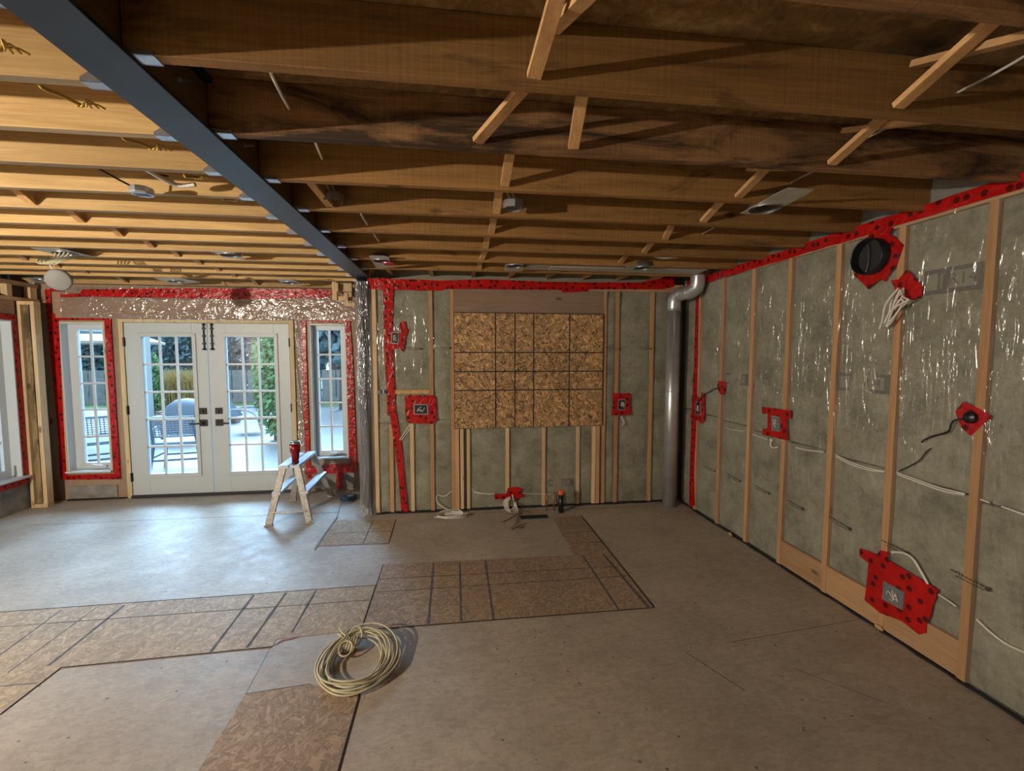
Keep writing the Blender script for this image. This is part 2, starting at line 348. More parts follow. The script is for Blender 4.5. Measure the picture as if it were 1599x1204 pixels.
# ------------------------------------------------------------------ mesh helpers
class MB:
    def __init__(s): s.bm = bmesh.new(); s.mi = 0
    def face(s, vs):
        try: f = s.bm.faces.new(vs); f.material_index = s.mi; return f
        except ValueError: return None
    def hexa(s, p):                         # 8 points: bottom ring then top ring
        v = [s.bm.verts.new(q) for q in p]
        for q in ((3, 2, 1, 0), (4, 5, 6, 7), (0, 1, 5, 4), (1, 2, 6, 5), (2, 3, 7, 6), (3, 0, 4, 7)): s.face([v[i] for i in q])
        return s
    def box(s, x0, x1, y0, y1, z0, z1):
        return s.hexa([(x0, y0, z0), (x1, y0, z0), (x1, y1, z0), (x0, y1, z0), (x0, y0, z1), (x1, y0, z1), (x1, y1, z1), (x0, y1, z1)])
    def bar(s, a, b, w, h, up=(0, 0, 1)):
        a, b = Vector(a), Vector(b); d = (b - a).normalized(); sd = d.cross(Vector(up)).normalized(); u = sd.cross(d)
        o = [sd * x + u * y for x, y in ((-w / 2, -h / 2), (w / 2, -h / 2), (w / 2, h / 2), (-w / 2, h / 2))]
        return s.hexa([a + q for q in o] + [b + q for q in o])
    def tube(s, pts, r, n=8, cap=True, smooth=0):
        pts = [Vector(p) for p in pts]
        for _ in range(smooth):             # Chaikin
            q = [pts[0]]
            for a, b in zip(pts, pts[1:]): q += [a * .75 + b * .25, a * .25 + b * .75]
            pts = q + [pts[-1]]
        rr = r if callable(r) else (lambda t: r)
        rings = []; prev = None
        for i, p in enumerate(pts):
            t = (pts[min(i + 1, len(pts) - 1)] - pts[max(i - 1, 0)])
            if t.length < 1e-9: t = Vector((0, 0, 1))
            t.normalize()
            if prev is None: u = t.orthogonal().normalized()
            else:
                u = prev - t * prev.dot(t)
                u = u.normalized() if u.length > 1e-6 else t.orthogonal().normalized()
            prev = u; w = t.cross(u); rad = rr(i / max(1, len(pts) - 1))
            rings.append([s.bm.verts.new(p + (u * cos(k * 2 * pi / n) + w * sin(k * 2 * pi / n)) * rad) for k in range(n)])
        for A, Bq in zip(rings, rings[1:]):
            for k in range(n): s.face([A[k], A[(k + 1) % n], Bq[(k + 1) % n], Bq[k]])
        if cap: s.face(rings[0][::-1]); s.face(rings[-1])
        return s
    def loop(s, pts, r, n=7):               # closed tube
        pts = [Vector(p) for p in pts]; m = len(pts); rings = []; prev = None
        for i, p in enumerate(pts):
            t = (pts[(i + 1) % m] - pts[i - 1]).normalized()
            u = t.orthogonal().normalized() if prev is None else (prev - t * prev.dot(t)).normalized()
            prev = u; w = t.cross(u)
            rings.append([s.bm.verts.new(p + (u * cos(k * 2 * pi / n) + w * sin(k * 2 * pi / n)) * r) for k in range(n)])
        for i in range(m):
            A, Bq = rings[i], rings[(i + 1) % m]
            for k in range(n): s.face([A[k], A[(k + 1) % n], Bq[(k + 1) % n], Bq[k]])
        return s
    def lathe(s, prof, c, n=32, axis=(0, 0, 1), cap0=True, cap1=True, sx=1, sy=1):
        ax = Vector(axis).normalized(); u = Vector((1, 0, 0)) if abs(ax.z) > .99 else ax.cross(Vector((0, 0, 1))).normalized(); w = ax.cross(u)
        c = Vector(c); rings = []
        for r, h in prof:
            rings.append([s.bm.verts.new(c + ax * h + u * cos(k * 2 * pi / n) * r * sx + w * sin(k * 2 * pi / n) * r * sy) for k in range(n)])
        for A, Bq in zip(rings, rings[1:]):
            for k in range(n): s.face([A[k], A[(k + 1) % n], Bq[(k + 1) % n], Bq[k]])
        if cap0: s.face(rings[0][::-1])
        if cap1: s.face(rings[-1])
        return s
    def prism(s, pts, off):                 # polygon swept by off
        off = Vector(off); a = [s.bm.verts.new(p) for p in pts]; b = [s.bm.verts.new(Vector(p) + off) for p in pts]
        s.face(a[::-1]); s.face(b); n = len(a)
        for i in range(n): s.face([a[i], a[(i + 1) % n], b[(i + 1) % n], b[i]])
        return s
    def frame(s, outer, inner, off):        # four-sided picture frame
        off = Vector(off); o = [Vector(p) for p in outer]; q = [Vector(p) for p in inner]
        for i in range(4):
            j = (i + 1) % 4
            s.hexa([o[i], o[j], q[j], q[i]] + [x + off for x in (o[i], o[j], q[j], q[i])])
        return s
    def ring(s, c, axis, r0, r1, h, n=32): # annulus of thickness h
        ax = Vector(axis).normalized(); u = ax.orthogonal().normalized(); w = ax.cross(u); c = Vector(c)
        P = lambda r, hh, k: s.bm.verts.new(c + ax * hh + (u * cos(k * 2 * pi / n) + w * sin(k * 2 * pi / n)) * r)
        rows = [[P(r, hh, k) for k in range(n)] for r, hh in ((r0, 0), (r1, 0), (r1, h), (r0, h))]
        for i in range(4):
            A, Bq = rows[i], rows[(i + 1) % 4]
            for k in range(n): s.face([A[k], A[(k + 1) % n], Bq[(k + 1) % n], Bq[k]])
        return s

def put(name, mb, mat, parent=None, label=None, cat=None, group=None, kind=None, smooth=False, bevel=0):
    bm = mb.bm if isinstance(mb, MB) else mb
    bmesh.ops.recalc_face_normals(bm, faces=bm.faces)
    if parent is None:
        xs = [v.co for v in bm.verts]
        lo = Vector((min(v.x for v in xs), min(v.y for v in xs), min(v.z for v in xs))); hi = Vector((max(v.x for v in xs), max(v.y for v in xs), max(v.z for v in xs)))
        org = Vector(((lo.x + hi.x) / 2, (lo.y + hi.y) / 2, lo.z))
        loc = org
    else:
        org = world_loc(parent); loc = Vector((0, 0, 0))
    bmesh.ops.translate(bm, verts=bm.verts, vec=-org)
    me = bpy.data.meshes.new(name); bm.to_mesh(me); bm.free()
    for m in (mat if isinstance(mat, (list, tuple)) else [mat]): me.materials.append(MATS[m])
    if smooth:
        for p in me.polygons: p.use_smooth = True
    o = bpy.data.objects.new(name, me); o.location = loc; COL.objects.link(o)
    if parent: o.parent = parent
    if bevel:
        md = o.modifiers.new('edge', 'BEVEL'); md.width = bevel; md.segments = 2; md.limit_method = 'ANGLE'
    tag(o, label, cat, group, kind); return o
def world_loc(o):
    v = Vector(o.location)
    while o.parent: o = o.parent; v += Vector(o.location)
    return v
def tag(o, label=None, cat=None, group=None, kind=None):
    if label: o['label'] = label
    if cat: o['category'] = cat
    if group: o['group'] = group
    if kind: o['kind'] = kind
    return o
def thing(name, label, cat, loc, group=None):
    o = bpy.data.objects.new(name, None); o.location = loc; o.empty_display_size = .05; COL.objects.link(o)
    return tag(o, label, cat, group)
def copy_thing(o, loc, label=None):
    c = o.copy(); COL.objects.link(c); c.location = loc
    if label: c['label'] = label
    for ch in list(o.children):
        d = ch.copy(); COL.objects.link(d); d.parent = c
        for g in list(ch.children):
            e = g.copy(); COL.objects.link(e); e.parent = d
    return c
def bx(*a): return MB().box(*a)
ORD = ['nearest', 'second', 'third', 'fourth', 'fifth', 'sixth', 'seventh', 'eighth', 'ninth', 'tenth', 'eleventh', 'twelfth', 'thirteenth', 'fourteenth', 'farthest']
S = 'structure'

# ================================================================== THE SETTING
# ---- floor
put('floor', bx(-4.68, 2.75, -3.0, 5.62, -.06, 0), 'particle_board', kind=S)
put('ceiling', bx(-4.68, 2.75, -3.0, 5.75, ZS, ZS + .03), 'subfloor_under', kind=S)
put('wall_front', bx(-4.68, 2.75, -3.1, -3.0, 0, ZS), 'wall_plain', kind=S)
put('wall_right', bx(2.62, 2.72, -3.0, 5.7, 0, ZS), 'wall_plain', kind=S)
put('wall_back', bx(-.72, 2.62, 4.755, 4.82, 0, ZS), 'wall_plain', kind=S)
put('wall_return', bx(-.80, -.74, 4.83, 5.66, 0, ZS), 'wall_plain', kind=S)
# left wall with the window opening y 4.05..5.17, z .38...1.98
m = MB()
m.box(XL - .18, XL - .02, -3.0, 4.14, 0, ZJ - .002).box(XL - .18, XL - .02, 4.14, 5.226, 0, .35).box(XL - .18, XL - .02, 4.14, 5.226, 1.987, ZJ - .002).box(XL - .18, XL - .02, 5.226, 5.7, 0, ZJ - .002)
m.box(XL - .18, XL - .15, -3.0, 5.7, ZJ - .002, ZS)
put('wall_left', m, 'concrete_block', kind=S)
# garden wall with two sidelights and the french doors
m = MB(); y0, y1 = YD + .012, YD + .15
W1 = (-4.285, -3.848, .318, 1.985); W3 = (-1.672, -1.268, .395, 1.990); DR = (-3.69, -1.845, 0, 2.03)
for a, b, c, d in ((XL - .02, W1[0], 0, 2.05), (W1[0], W1[1], 0, W1[2]), (W1[0], W1[1], W1[3], 2.05), (W1[1], DR[0], 0, 2.05),
                   (DR[1], W3[0], 0, 2.05), (W3[0], W3[1], 0, W3[2]), (W3[0], W3[1], W3[3], 2.05), (W3[1], -.80, 0, 2.05), (XL - .02, -.80, 2.05, ZS)):
    m.box(a, b, y0, y1, c, d)
put('wall_garden', m, 'garden_wood', kind=S)

# ---- door frame and the two french doors
m = MB()
m.box(DR[0], -3.645, YD - .012, YD + .13, 0, 2.03).box(-1.895, DR[1], YD - .012, YD + .13, 0, 2.03).box(-3.645, -1.895, YD - .012, YD + .13, 1.993, 2.03)
put('trim_1', m, 'jamb_pine', kind=S, bevel=.002)
put('trim_2', bx(-3.645, -1.895, YD - .03, YD + .11, 0, .028), 'dark_box', kind=S)
def french_door(name, x0, x1, gx0, gx1, side):
    z0, z1, y0, y1 = .03, 1.988, YD, YD + .045; gz0, gz1 = .272, 1.835
    b = MB()
    b.box(x0, gx0, y0, y1, z0, z1).box(gx1, x1, y0, y1, z0, z1).box(gx0, gx1, y0, y1, z0, gz0).box(gx0, gx1, y0, y1, gz1, z1)
    o = put(name, b, 'white_paint', kind=S, bevel=.002)
    e = .042
    P = lambda a, c, y: [(a[0], y, c[0]), (a[1], y, c[0]), (a[1], y, c[1]), (a[0], y, c[1])]
    f = MB().frame(P((gx0 - e, gx1 + e), (gz0 - e, gz1 + e), y0 - .012), P((gx0, gx1), (gz0, gz1), y0 - .012), (0, .012, 0))
    put('glazing_bead', f, 'white_paint', o, bevel=.003)
    g = MB()
    for i in (1, 2):
        x = gx0 + (gx1 - gx0) * i / 3; g.box(x - .011, x + .011, y0 + .006, y0 + .024, gz0, gz1)
    for i in range(1, 5):
        z = gz0 + (gz1 - gz0) * i / 5; g.box(gx0, gx1, y0 + .008, y0 + .022, z - .011, z + .011)
    put('muntin_grid', g, 'white_vinyl', o)
    put('glass_pane', bx(gx0, gx1, y0 + .026, y0 + .030, gz0, gz1), 'pane_glass', o)
    hx = x1 - .073 if side > 0 else x0 + .085
    d = MB().box(hx - .036, hx + .036, y0 - .014, y0, .95, 1.022).box(hx - .008, hx + .008, y0 - .03, y0 - .014, .972, 1.0)
    put('deadbolt', d, 'black_metal', o, label='black square deadbolt thumb turn')
    h = MB().box(hx - .038, hx + .038, y0 - .014, y0, .812, .888).tube([(hx, y0 - .014, .85), (hx, y0 - .05, .85)], .010)
    h.bar((hx + side * .012, y0 - .05, .85), (hx - side * .125, y0 - .05, .846), .012, .018)
    put('handle', h, 'black_metal', o, label='black lever handle on a square rose')
    sx = x1 - .028 if side > 0 else x0 + .048
    s = MB().box(sx - .018, sx + .018, y0 - .006, y0, 1.965, 1.988).tube([(sx, y0 - .016, 1.70), (sx, y0 - .016, 1.985)], .0065)
    for zz in (1.93, 1.845, 1.76): s.box(sx - .013, sx + .013, y0 - .024, y0, zz - .010, zz + .010)
    s.lathe([(.008, -.004), (.021, .0), (.021, .012), (.008, .018)], (sx, y0 - .016, 1.688), 14)
    put('surface_bolt', s, 'black_metal', o, label='tall black surface bolt with a round knob')
    ex = x0 - .005 if side > 0 else x1 + .005
    for zz in (1.775, 1.01, .24):
        k = MB().tube([(ex, y0 - .008, zz - .05), (ex, y0 - .008, zz + .05)], .009).box(ex - .004, ex + side * .012 + .004, y0 - .003, y0, zz - .05, zz + .05)
        put('hinge', k, 'black_metal', o)
    return o
french_door('door_1', -3.640, -2.785, -3.462, -2.945, 1)
french_door('door_2', -2.777, -1.900, -2.592, -2.068, -1)

# ---- windows (deep white jambs, vinyl sash, 2 x 5 panes)
def side_window(name, x0, x1, z0, z1, gx0, gx1, gz0, gz1):
    ya, yb = YD + .002, YD + .14
    o = put(name, MB().frame([(x0, ya, z0), (x1, ya, z0), (x1, ya, z1), (x0, ya, z1)], [(x0 + .012, ya, z0 + .012), (x1 - .012, ya, z0 + .012), (x1 - .012, ya, z1 - .012), (x0 + .012, ya, z1 - .012)], (0, yb - ya, 0)), 'white_vinyl', kind=S)
    ys = YD + .095
    f = MB().frame([(x0 + .012, ys, z0 + .012), (x1 - .012, ys, z0 + .012), (x1 - .012, ys, z1 - .012), (x0 + .012, ys, z1 - .012)], [(gx0, ys, gz0), (gx1, ys, gz0), (gx1, ys, gz1), (gx0, ys, gz1)], (0, .045, 0))
    put('window_sash', f, 'white_vinyl', o, bevel=.003)
    g = MB(); xm = (gx0 + gx1) / 2; g.box(xm - .012, xm + .012, ys + .012, ys + .026, gz0, gz1)
    for i in range(1, 5):
        z = gz0 + (gz1 - gz0) * i / 5; g.box(gx0, gx1, ys + .014, ys + .024, z - .010, z + .010)
    put('muntin_grid', g, 'white_vinyl', o)
    put('glass_pane', bx(gx0, gx1, ys + .028, ys + .032, gz0, gz1), 'pane_glass', o)
    put('window_sill', bx(x0 - .012, x1 + .012, YD - .032, YD + .09, z0 - .006, z0 + .014), 'white_vinyl', o, bevel=.003)
    c = MB().box(xm + .0, xm + .11, ys - .03, ys, gz0 - .052, gz0 - .028).bar((xm + .08, ys - .035, gz0 - .03), (xm - .02, ys - .045, gz0 - .012), .012, .010)
    put('crank_handle', c, 'white_vinyl', o)
    t = MB().frame([(x0 - .016, YD - .003, z0 - .01), (x1 + .016, YD - .003, z0 - .01), (x1 + .016, YD - .003, z1 + .012), (x0 - .016, YD - .003, z1 + .012)], [(x0, YD - .003, z0), (x1, YD - .003, z0), (x1, YD - .003, z1), (x0, YD - .003, z1)], (0, .006, 0))
    put('jamb_edge', t, 'jamb_pine', o)
    return o
side_window('window_1', *W1, -4.185, -3.925, .40, 1.915)
side_window('window_2', *W3, -1.610, -1.348, .47, 1.925)
# left wall window: opening y 4.10..5.165
ya, yb, za, zb = 4.16, 5.222, .352, 1.985; xa, xb = XL + .004, XL - .15
o = put('window_3', MB().frame([(xa, ya, za), (xa, yb, za), (xa, yb, zb), (xa, ya, zb)], [(xa, ya + .012, za + .012), (xa, yb - .012, za + .012), (xa, yb - .012, zb - .012), (xa, ya + .012, zb - .012)], (xb - xa, 0, 0)), 'white_vinyl', kind=S)
xs = XL - .09
put('window_sash', MB().frame([(xs, ya + .012, za + .012), (xs, yb - .012, za + .012), (xs, yb - .012, zb - .012), (xs, ya + .012, zb - .012)], [(xs, ya + .08, za + .09), (xs, yb - .08, za + .09), (xs, yb - .08, zb - .08), (xs, ya + .08, zb - .08)], (-.045, 0, 0)), 'white_vinyl', o)
g = MB()
for i in range(1, 5):
    z = za + .09 + (zb - za - .17) * i / 5; g.box(xs - .026, xs - .016, ya + .08, yb - .08, z - .01, z + .01)
for i in range(1, 4):
    y = ya + .08 + (yb - ya - .16) * i / 4; g.box(xs - .026, xs - .014, y - .011, y + .011, za + .09, zb - .08)
put('muntin_grid', g, 'white_vinyl', o)
put('glass_pane', bx(xs - .034, xs - .030, ya + .08, yb - .08, za + .09, zb - .08), 'pane_glass', o)
put('window_sill', bx(XL - .085, XL + .045, ya - .01, yb + .03, za - .008, za + .014), 'white_vinyl', o, bevel=.003)
c = MB().box(xs, xs + .03, 4.78, 4.92, za + .03, za + .055).bar((xs + .035, 4.9, za + .055), (xs + .05, 5.02, za + .085), .012, .010)
put('crank_handle', c, 'white_vinyl', o)
lp = [(xs + .07, 4.97 + .045 * cos(a), za + .115 + .085 * sin(a)) for a in [RAD(-60 + i * 25) for i in range(13)]]
put('cord_loop', MB().tube(lp, .006, 6), 'galvanised_dull', o)

# ================================================================== FLOOR PANELS
def panel(label, outline, lines, seams, mat, thick=.0025, group=None):
    b = MB().prism([(x, y, .0002) for x, y in outline], (0, 0, thick)); z = thick + .0002
    b.mi = 1
    for (a, c, w) in lines:
        a, c = Vector((*a, z)), Vector((*c, z)); d = (c - a).normalized(); n = Vector((-d.y, d.x, 0)) * w * .36; k = 7
        for i in range(k):                       # a drawn line, uneven in width
            p, q = a.lerp(c, i / k), a.lerp(c, (i + 1) / k); j, j2 = random.uniform(.7, 1.15), random.uniform(.7, 1.15)
            b.prism([p - n * j, q - n * j2, q + n * j2, p + n * j], (0, 0, .0006))
    b.mi = 2
    for (a, c, w) in seams: b.bar((*a, z + .0004), (*c, z + .0004), w * .62, .0010)
    return put('subfloor_panel', b, [mat, 'chalk_line', 'seam_dark'], label=label, cat='floor panel')
panel('large L-shaped strand board floor panel with chalk grid in mid floor',
      [(-.553, 2.636), (1.268, 2.636), (1.268, 4.30), (.97, 4.30), (.955, 3.44), (-.553, 3.47)],
      [((-.168, 3.44), (-.165, 2.645), .026), ((.035, 3.437), (.032, 2.65), .022), ((.236, 3.433), (.23, 2.64), .024), ((1.027, 3.42), (1.034, 2.64), .022),
       ((1.20, 3.43), (1.235, 2.64), .03), ((-.551, 3.24), (1.24, 3.205), .013), ((-.54, 3.06), (1.25, 3.052), .013),
       ((.99, 3.66), (1.26, 3.66), .012), ((.99, 3.88), (1.26, 3.88), .010), ((.98, 4.06), (1.26, 4.06), .010)],
      [((-.553, 2.633), (1.268, 2.633), .012), ((1.270, 2.636), (1.270, 4.3), .014), ((-.556, 2.636), (-.556, 3.47), .010)], 'osb_floor_dark')
panel('long strand board floor strip with chalk lines at left',
      [(-.562, 3.155), (-4.2, 3.10), (-4.2, 2.2), (-2.052, 2.2), (-2.04, 2.51), (-1.02, 2.545), (-1.02, 2.612), (-.562, 2.636)],
      [((-1.358, 3.13), (-1.335, 2.54), .024), ((-1.151, 3.13), (-1.154, 2.55), .024), ((-.957, 3.13), (-.955, 2.66), .02), ((-2.14, 3.11), (-2.12, 2.53), .024),
       ((-2.50, 3.10), (-2.43, 2.4), .012), ((-2.30, 3.10), (-2.28, 2.5), .010), ((-3.2, 2.942), (-.57, 2.965), .012), ((-3.3, 2.38), (-2.06, 2.40), .010)],
      [((-.565, 3.157), (-4.2, 3.102), .010), ((-2.04, 2.507), (-1.02, 2.542), .011), ((-2.052, 2.2), (-2.042, 2.51), .009)], 'osb_floor')
panel('small strand board floor patch between the step stool and wrapped column',
      [(-1.159, 3.89), (-.575, 3.87), (-.585, 4.43), (-1.165, 4.50)],
      [((-1.15, 4.16), (-.59, 4.15), .009), ((-.79, 3.88), (-.80, 4.44), .012)], [((-1.162, 3.8), (-1.168, 4.6), .008), ((-.572, 3.87), (-.582, 4.43), .007), ((-1.159, 3.886), (-.575, 3.866), .006)], 'osb_floor')
panel('nearest strand board floor patch in front of the cable coil',
      [(-1.005, 2.186), (-.717, 2.215), (-.466, 2.11), (-.466, 1.2), (-1.005, 1.2)], [], [((-.462, 2.12), (-.462, 1.2), .011), ((-1.006, 2.188), (-.717, 2.218), .003)], 'osb_floor_dark')
# straight seams of the large floor sheets
m = MB()
for a, c, w in (((1.55, 2.25), (2.47, 2.35), .004), ((1.39, 1.9), (1.25, 2.2), .004), ((.3, 4.52), (2.2, 4.49), .006), ((-4.1, 4.75), (-1.2, 4.73), .005), ((-1.005, 2.19), (-1.03, 2.60), .003), ((1.75, 2.0), (2.0, 1.74), .003)):
    m.bar((*a, .0004), (*c, .0004), w * .5, .0008)
put('trim_3', m, 'seam_dark', kind=S)
# a broken notch with torn edge
put('torn_notch', MB().prism([(-1.015, 2.55, .0030), (-.985, 2.612, .0030), (-.905, 2.618, .0030), (-.93, 2.60, .0030), (-.975, 2.592, .0030)], (0, 0, .0012)), 'sticker_red', label='rusty torn notch at the corner of the left floor strip', cat='floor damage')

# ================================================================== STEEL BEAM + POST
BX0, BX1, BZ = -.963, -.809, 2.383
b = thing('steel_beam', 'dark blue grey steel I-beam running across the ceiling', 'beam', (-.886, 2, BZ))
put('bottom_flange', bx(BX0, BX1, -.6, 4.72, BZ, BZ + .012), 'steel_paint', b, bevel=.002)
put('web', bx(-.890, -.882, -.6, 4.72, BZ + .012, 2.556), 'steel_paint', b)
put('top_flange', bx(BX0, BX1, -.6, 4.72, 2.556, 2.570), 'steel_paint', b)
for sgn, x0, x1, word in ((1, -.880, -.832, 'right'), (-1, -.940, -.892, 'left')):
    put('packing_board', bx(x0, x1, -.6, 4.70, BZ + .014, 2.55), 'packer_wood', label='dark wooden packing board in the %s side of the steel beam' % word, cat='board')
for k, (u, y) in enumerate(((0, 1.55), (1, 2.75), (2, 3.2), (3, 1.98))):
    z = 2.47
    put('bolt', MB().tube([(-.83, y, z), (-.792, y, z)], .006).lathe([(.014, 0), (.014, .009)], (-.832, y, z), 6, (1, 0, 0)), 'galvanised', label='bolt through the beam packing, %s from the camera' % ['first', 'third', 'fourth', 'second'][k], cat='bolt')

# wrapped column
ps = thing('wrapped_column', 'steel column wrapped in crumpled clear plastic below the beam', 'column', (-.887, 4.66, 0))
put('column_core', MB().lathe([(.058, .0), (.058, 2.37)], (-.887, 4.645, .004), 20), 'steel_paint', ps, smooth=True)
bm = MB(); n = 40; rows = []
for i in range(60):
    z = .006 + 2.345 * i / 59; base = .074 + .012 * math.exp(-z / .05) * 5
    rows.append([bm.bm.verts.new((-.887 + (base + .006 * sin(5 * a + z * 2.2) + .005 * sin(3 * a - z * 3.3 + 1)) * cos(a), 4.645 + (base + .006 * sin(5 * a + z * 2.2)) * sin(a), z)) for a in [k * 2 * pi / n for k in range(n)]])
for A, Bq in zip(rows, rows[1:]):
    for k in range(n): bm.face([A[k], A[(k + 1) % n], Bq[(k + 1) % n], Bq[k]])
put('plastic_wrap', bm, 'film_post', ps, smooth=True, label='shiny clear plastic wrap')

# ================================================================== JOISTS
YRK = lambda k: 1.3461 + .4064 * k          # rear face of the right-hand joists
def joist(x0, x1, yf, yr, mat, label, hx0, hx1, tilt=0):
    o = thing('floor_joist', label, 'joist', ((x0 + x1) / 2, (yf + yr) / 2, ZJ), 'ceiling joists')
    jb = put('joist_board', bx(x0, x1, yf, yr, ZJ, ZS - .001), [mat, 'joist_edge'], o, bevel=.0025)
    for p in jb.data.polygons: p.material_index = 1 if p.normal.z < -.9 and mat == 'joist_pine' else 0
    h = MB().box(hx0, hx1, yf - .003, yr + .003, ZJ - .003, ZJ)          # seat of the hanger
    xe = hx1 if hx0 < -.9 else hx0; xo = hx0 if hx0 < -.9 else hx1; hh = .05 if hx0 < -.9 else .012
    for ya, yb in ((yf - .004, yf), (yr, yr + .004)): h.prism([(xo, ya, ZJ - .003), (xe, ya, ZJ - .003), (xe, ya, ZJ + hh), ((xe * 2 + xo) / 3, ya, ZJ + hh * .9), (xo, ya, ZJ + .008)], (0, yb - ya, 0))
    put('joist_hanger', h, 'galvanised', o, label='galvanised joist hanger')
    return o
rm = {-2: 'joist_old', -1: 'joist_stained', 0: 'joist_old', 1: 'joist_stained', 2: 'joist_old', 3: 'joist_old', 4: 'joist_old', 5: 'joist_old', 6: 'joist_old', 7: 'joist_old'}
for k in range(-2, 8):
    yr = YRK(k)
    joist(-.829, 2.60, yr - .038, yr, rm[k], 'brown joist spanning from the steel beam to the right wall, %s from the camera' % ORD[k + 2], -.829, -.755)
YLK = lambda k: 1.485 + .311 * k
NL = 14
for k in range(-2, 13):
    yr = YLK(k) if k < 12 else 5.44
    joist(-4.62, -.943, yr - .036, yr, 'joist_pine', 'golden pine joist left of the steel beam, %s from the camera' % ORD[k + 2], -1.028, -.943)

# ---- bridging strips
def strip(p1, p2, label, w=.04, h=.019):
    put('bridging_strip', MB().bar(p1, p2, w, h), 'strip_pine', label=label, cat='bracing strip', group='joist bridging strips')
right_low = {-1: .233, 0: .094, 1: .243, 2: .243, 3: .248, 4: .24, 5: .237, 6: .24}
right_hi = {-1: .272, 0: .33, 1: .246, 2: .236, 3: .26, 4: .252, 5: .31, 6: .25}
r2_low = {-1: 1.407, 0: 1.552, 1: 1.414, 2: 1.466, 3: 1.431, 4: 1.46, 5: 1.425, 6: 1.44}
r2_hi = {-1: 1.42, 0: 1.57, 1: 1.44, 2: 1.484, 3: 1.368, 4: 1.48, 5: 1.456, 6: 1.45}
for nm, lo, hi, side in (('middle', right_low, right_hi, 0), ('right', r2_low, r2_hi, 1)):
    for k in range(-1, 7):
        yf, yr = YRK(k + 1) - .038 - .004, YRK(k) + .004
        if k == 6 and side == 1: continue
        strip((lo[k], yf, ZJ + .022), (hi[k], yr, ZS - .03), 'bracing strip of the %s row, falling to the %s right-hand joist' % (nm, ORD[k + 3]))
        if k == 6 and side == 1 or (k in (1, 2) and side == 0) or (k == 5 and side == 1): continue
        off = .055 if not (side == 0 and k == 0) else .365
        strip((lo[k] + off, yf, ZS - .03), (hi[k] + off, yr, ZJ + .022), 'bracing strip of the %s row, rising to the %s right-hand joist' % (nm, ORD[k + 3])) if not (side == 0 and k == 0) else \
        strip((.459, yf, ZJ + .022), (.312 + .10, yr, ZS - .03), 'lone extra bracing strip just right of the middle row')
for nm, xx, ks in (('left', -2.17, range(-2, 12)), ('far left', -3.5, range(6, 12))):
    for k in ks:
        yf, yr = (YLK(k + 1) if k < 11 else 5.44) - .036 - .004, YLK(k) + .004
        strip((xx, yf, ZJ + .022), (xx, yr, ZS - .03), 'bracing strip of the %s row, falling to the %s golden joist' % (nm, ORD[k + 3]))
        strip((xx + .05, yf, ZS - .03), (xx + .05, yr, ZJ + .022), 'bracing strip of the %s row, rising to the %s golden joist' % (nm, ORD[k + 3]))
strip((-.64, YRK(3) - .042, ZJ + .022), (-.745, YRK(2) + .004, ZS - .03), 'pale extra bracing strip beside the metal box near the steel beam')
# ---- ladder blocks between the last right-hand joist and the back wall
for i, u in enumerate((607, 673, 740, 801, 862, 920, 978, 1031)):
    x = at(u, 436, Y=4.5).x
    put('ceiling_block', bx(x - .019, x + .019, YRK(7) + .003, 4.74, ZJ + .045, ZS - .002), 'strip_pine', label='short ceiling block at the back wall, %s from the column' % (['first'] + ORD[1:])[i], cat='block', group='ceiling blocks')

# ================================================================== RIGHT WALL
studY = [(1.375, 1.415), (1.790, 1.830), (2.216, 2.256), (2.628, 2.668), (3.052, 3.092), (3.458, 3.498), (3.882, 3.922), (4.285, 4.325)]
names = ['outside the right edge', 'nearest the camera', 'second from the camera', 'third from the camera', 'fourth from the camera', 'fifth from the camera', 'sixth from the camera', 'seventh from the camera, in the corner']
for (a, b2), nmx in list(zip(studY, names))[1:]:
    put('wall_stud', bx(XR, XR + .12, a, b2, .014, 2.342), 'stud_pine', label='vertical pine stud in the right wall, %s' % nmx, cat='stud', group='studs of the right wall', bevel=.002)
put('top_plate', bx(XR + .004, XR + .12, .4, 4.60, 2.3425, ZJ - .001), 'plate_pine', label='pinkish top plate along the right wall under red tape', cat='plate')
put('gap_shade', MB().prism([(XR - .004 + random.uniform(-.008, .006), .4 + i * .07, .0004) for i in range(60)] + [(XR + .03, 4.55, .0004), (XR + .03, .4, .0004)], (0, 0, .012)), 'gap', label='ragged strip of painted shade for the gasket along the foot of the right wall', cat='gap')  # dark strip stands in for the shade of the floor gap
def pillow(plane, u0, u1, z0, z1, d, depth=.1):
    """a batt: front face gently bulged, plane X (u = y) or Y (u = x)"""
    b = MB(); nu, nz = 7, 22; g = []
    ph = random.random() * 9
    for i in range(nu + 1):
        col = []
        for j in range(nz + 1):
            s, t = i / nu, j / nz
            q = d + .026 - .012 * (1 - (2 * s - 1) ** 4) * (1 - (2 * t - 1) ** 10) + .003 * sin(7 * t + ph + 3 * s) 
            u, z = u0 + (u1 - u0) * s, z0 + (z1 - z0) * t
            col.append(b.bm.verts.new((q, u, z) if plane == 'X' else (u, q, z)))
        g.append(col)
    for i in range(nu):
        for j in range(nz): b.face([g[i][j], g[i + 1][j], g[i + 1][j + 1], g[i][j + 1]])
    if plane == 'X': b.box(d + .034, d + depth, u0, u1, z0, z1)
    else: b.box(u0, u1, d + .034, d + depth, z0, z1)
    return b
seam = [.93, .93, .93, 1.0, .98, 1.03, 1.05]
bay = ['right-hand edge of the view', 'nearest stud bay', 'second stud bay', 'third stud bay', 'fourth stud bay', 'fifth stud bay', 'sixth stud bay', 'corner bay']
YY = [(1.415, 1.790)] + [(studY[i][1], studY[i + 1][0]) for i in range(1, 7)] + [(4.325, 4.60)]
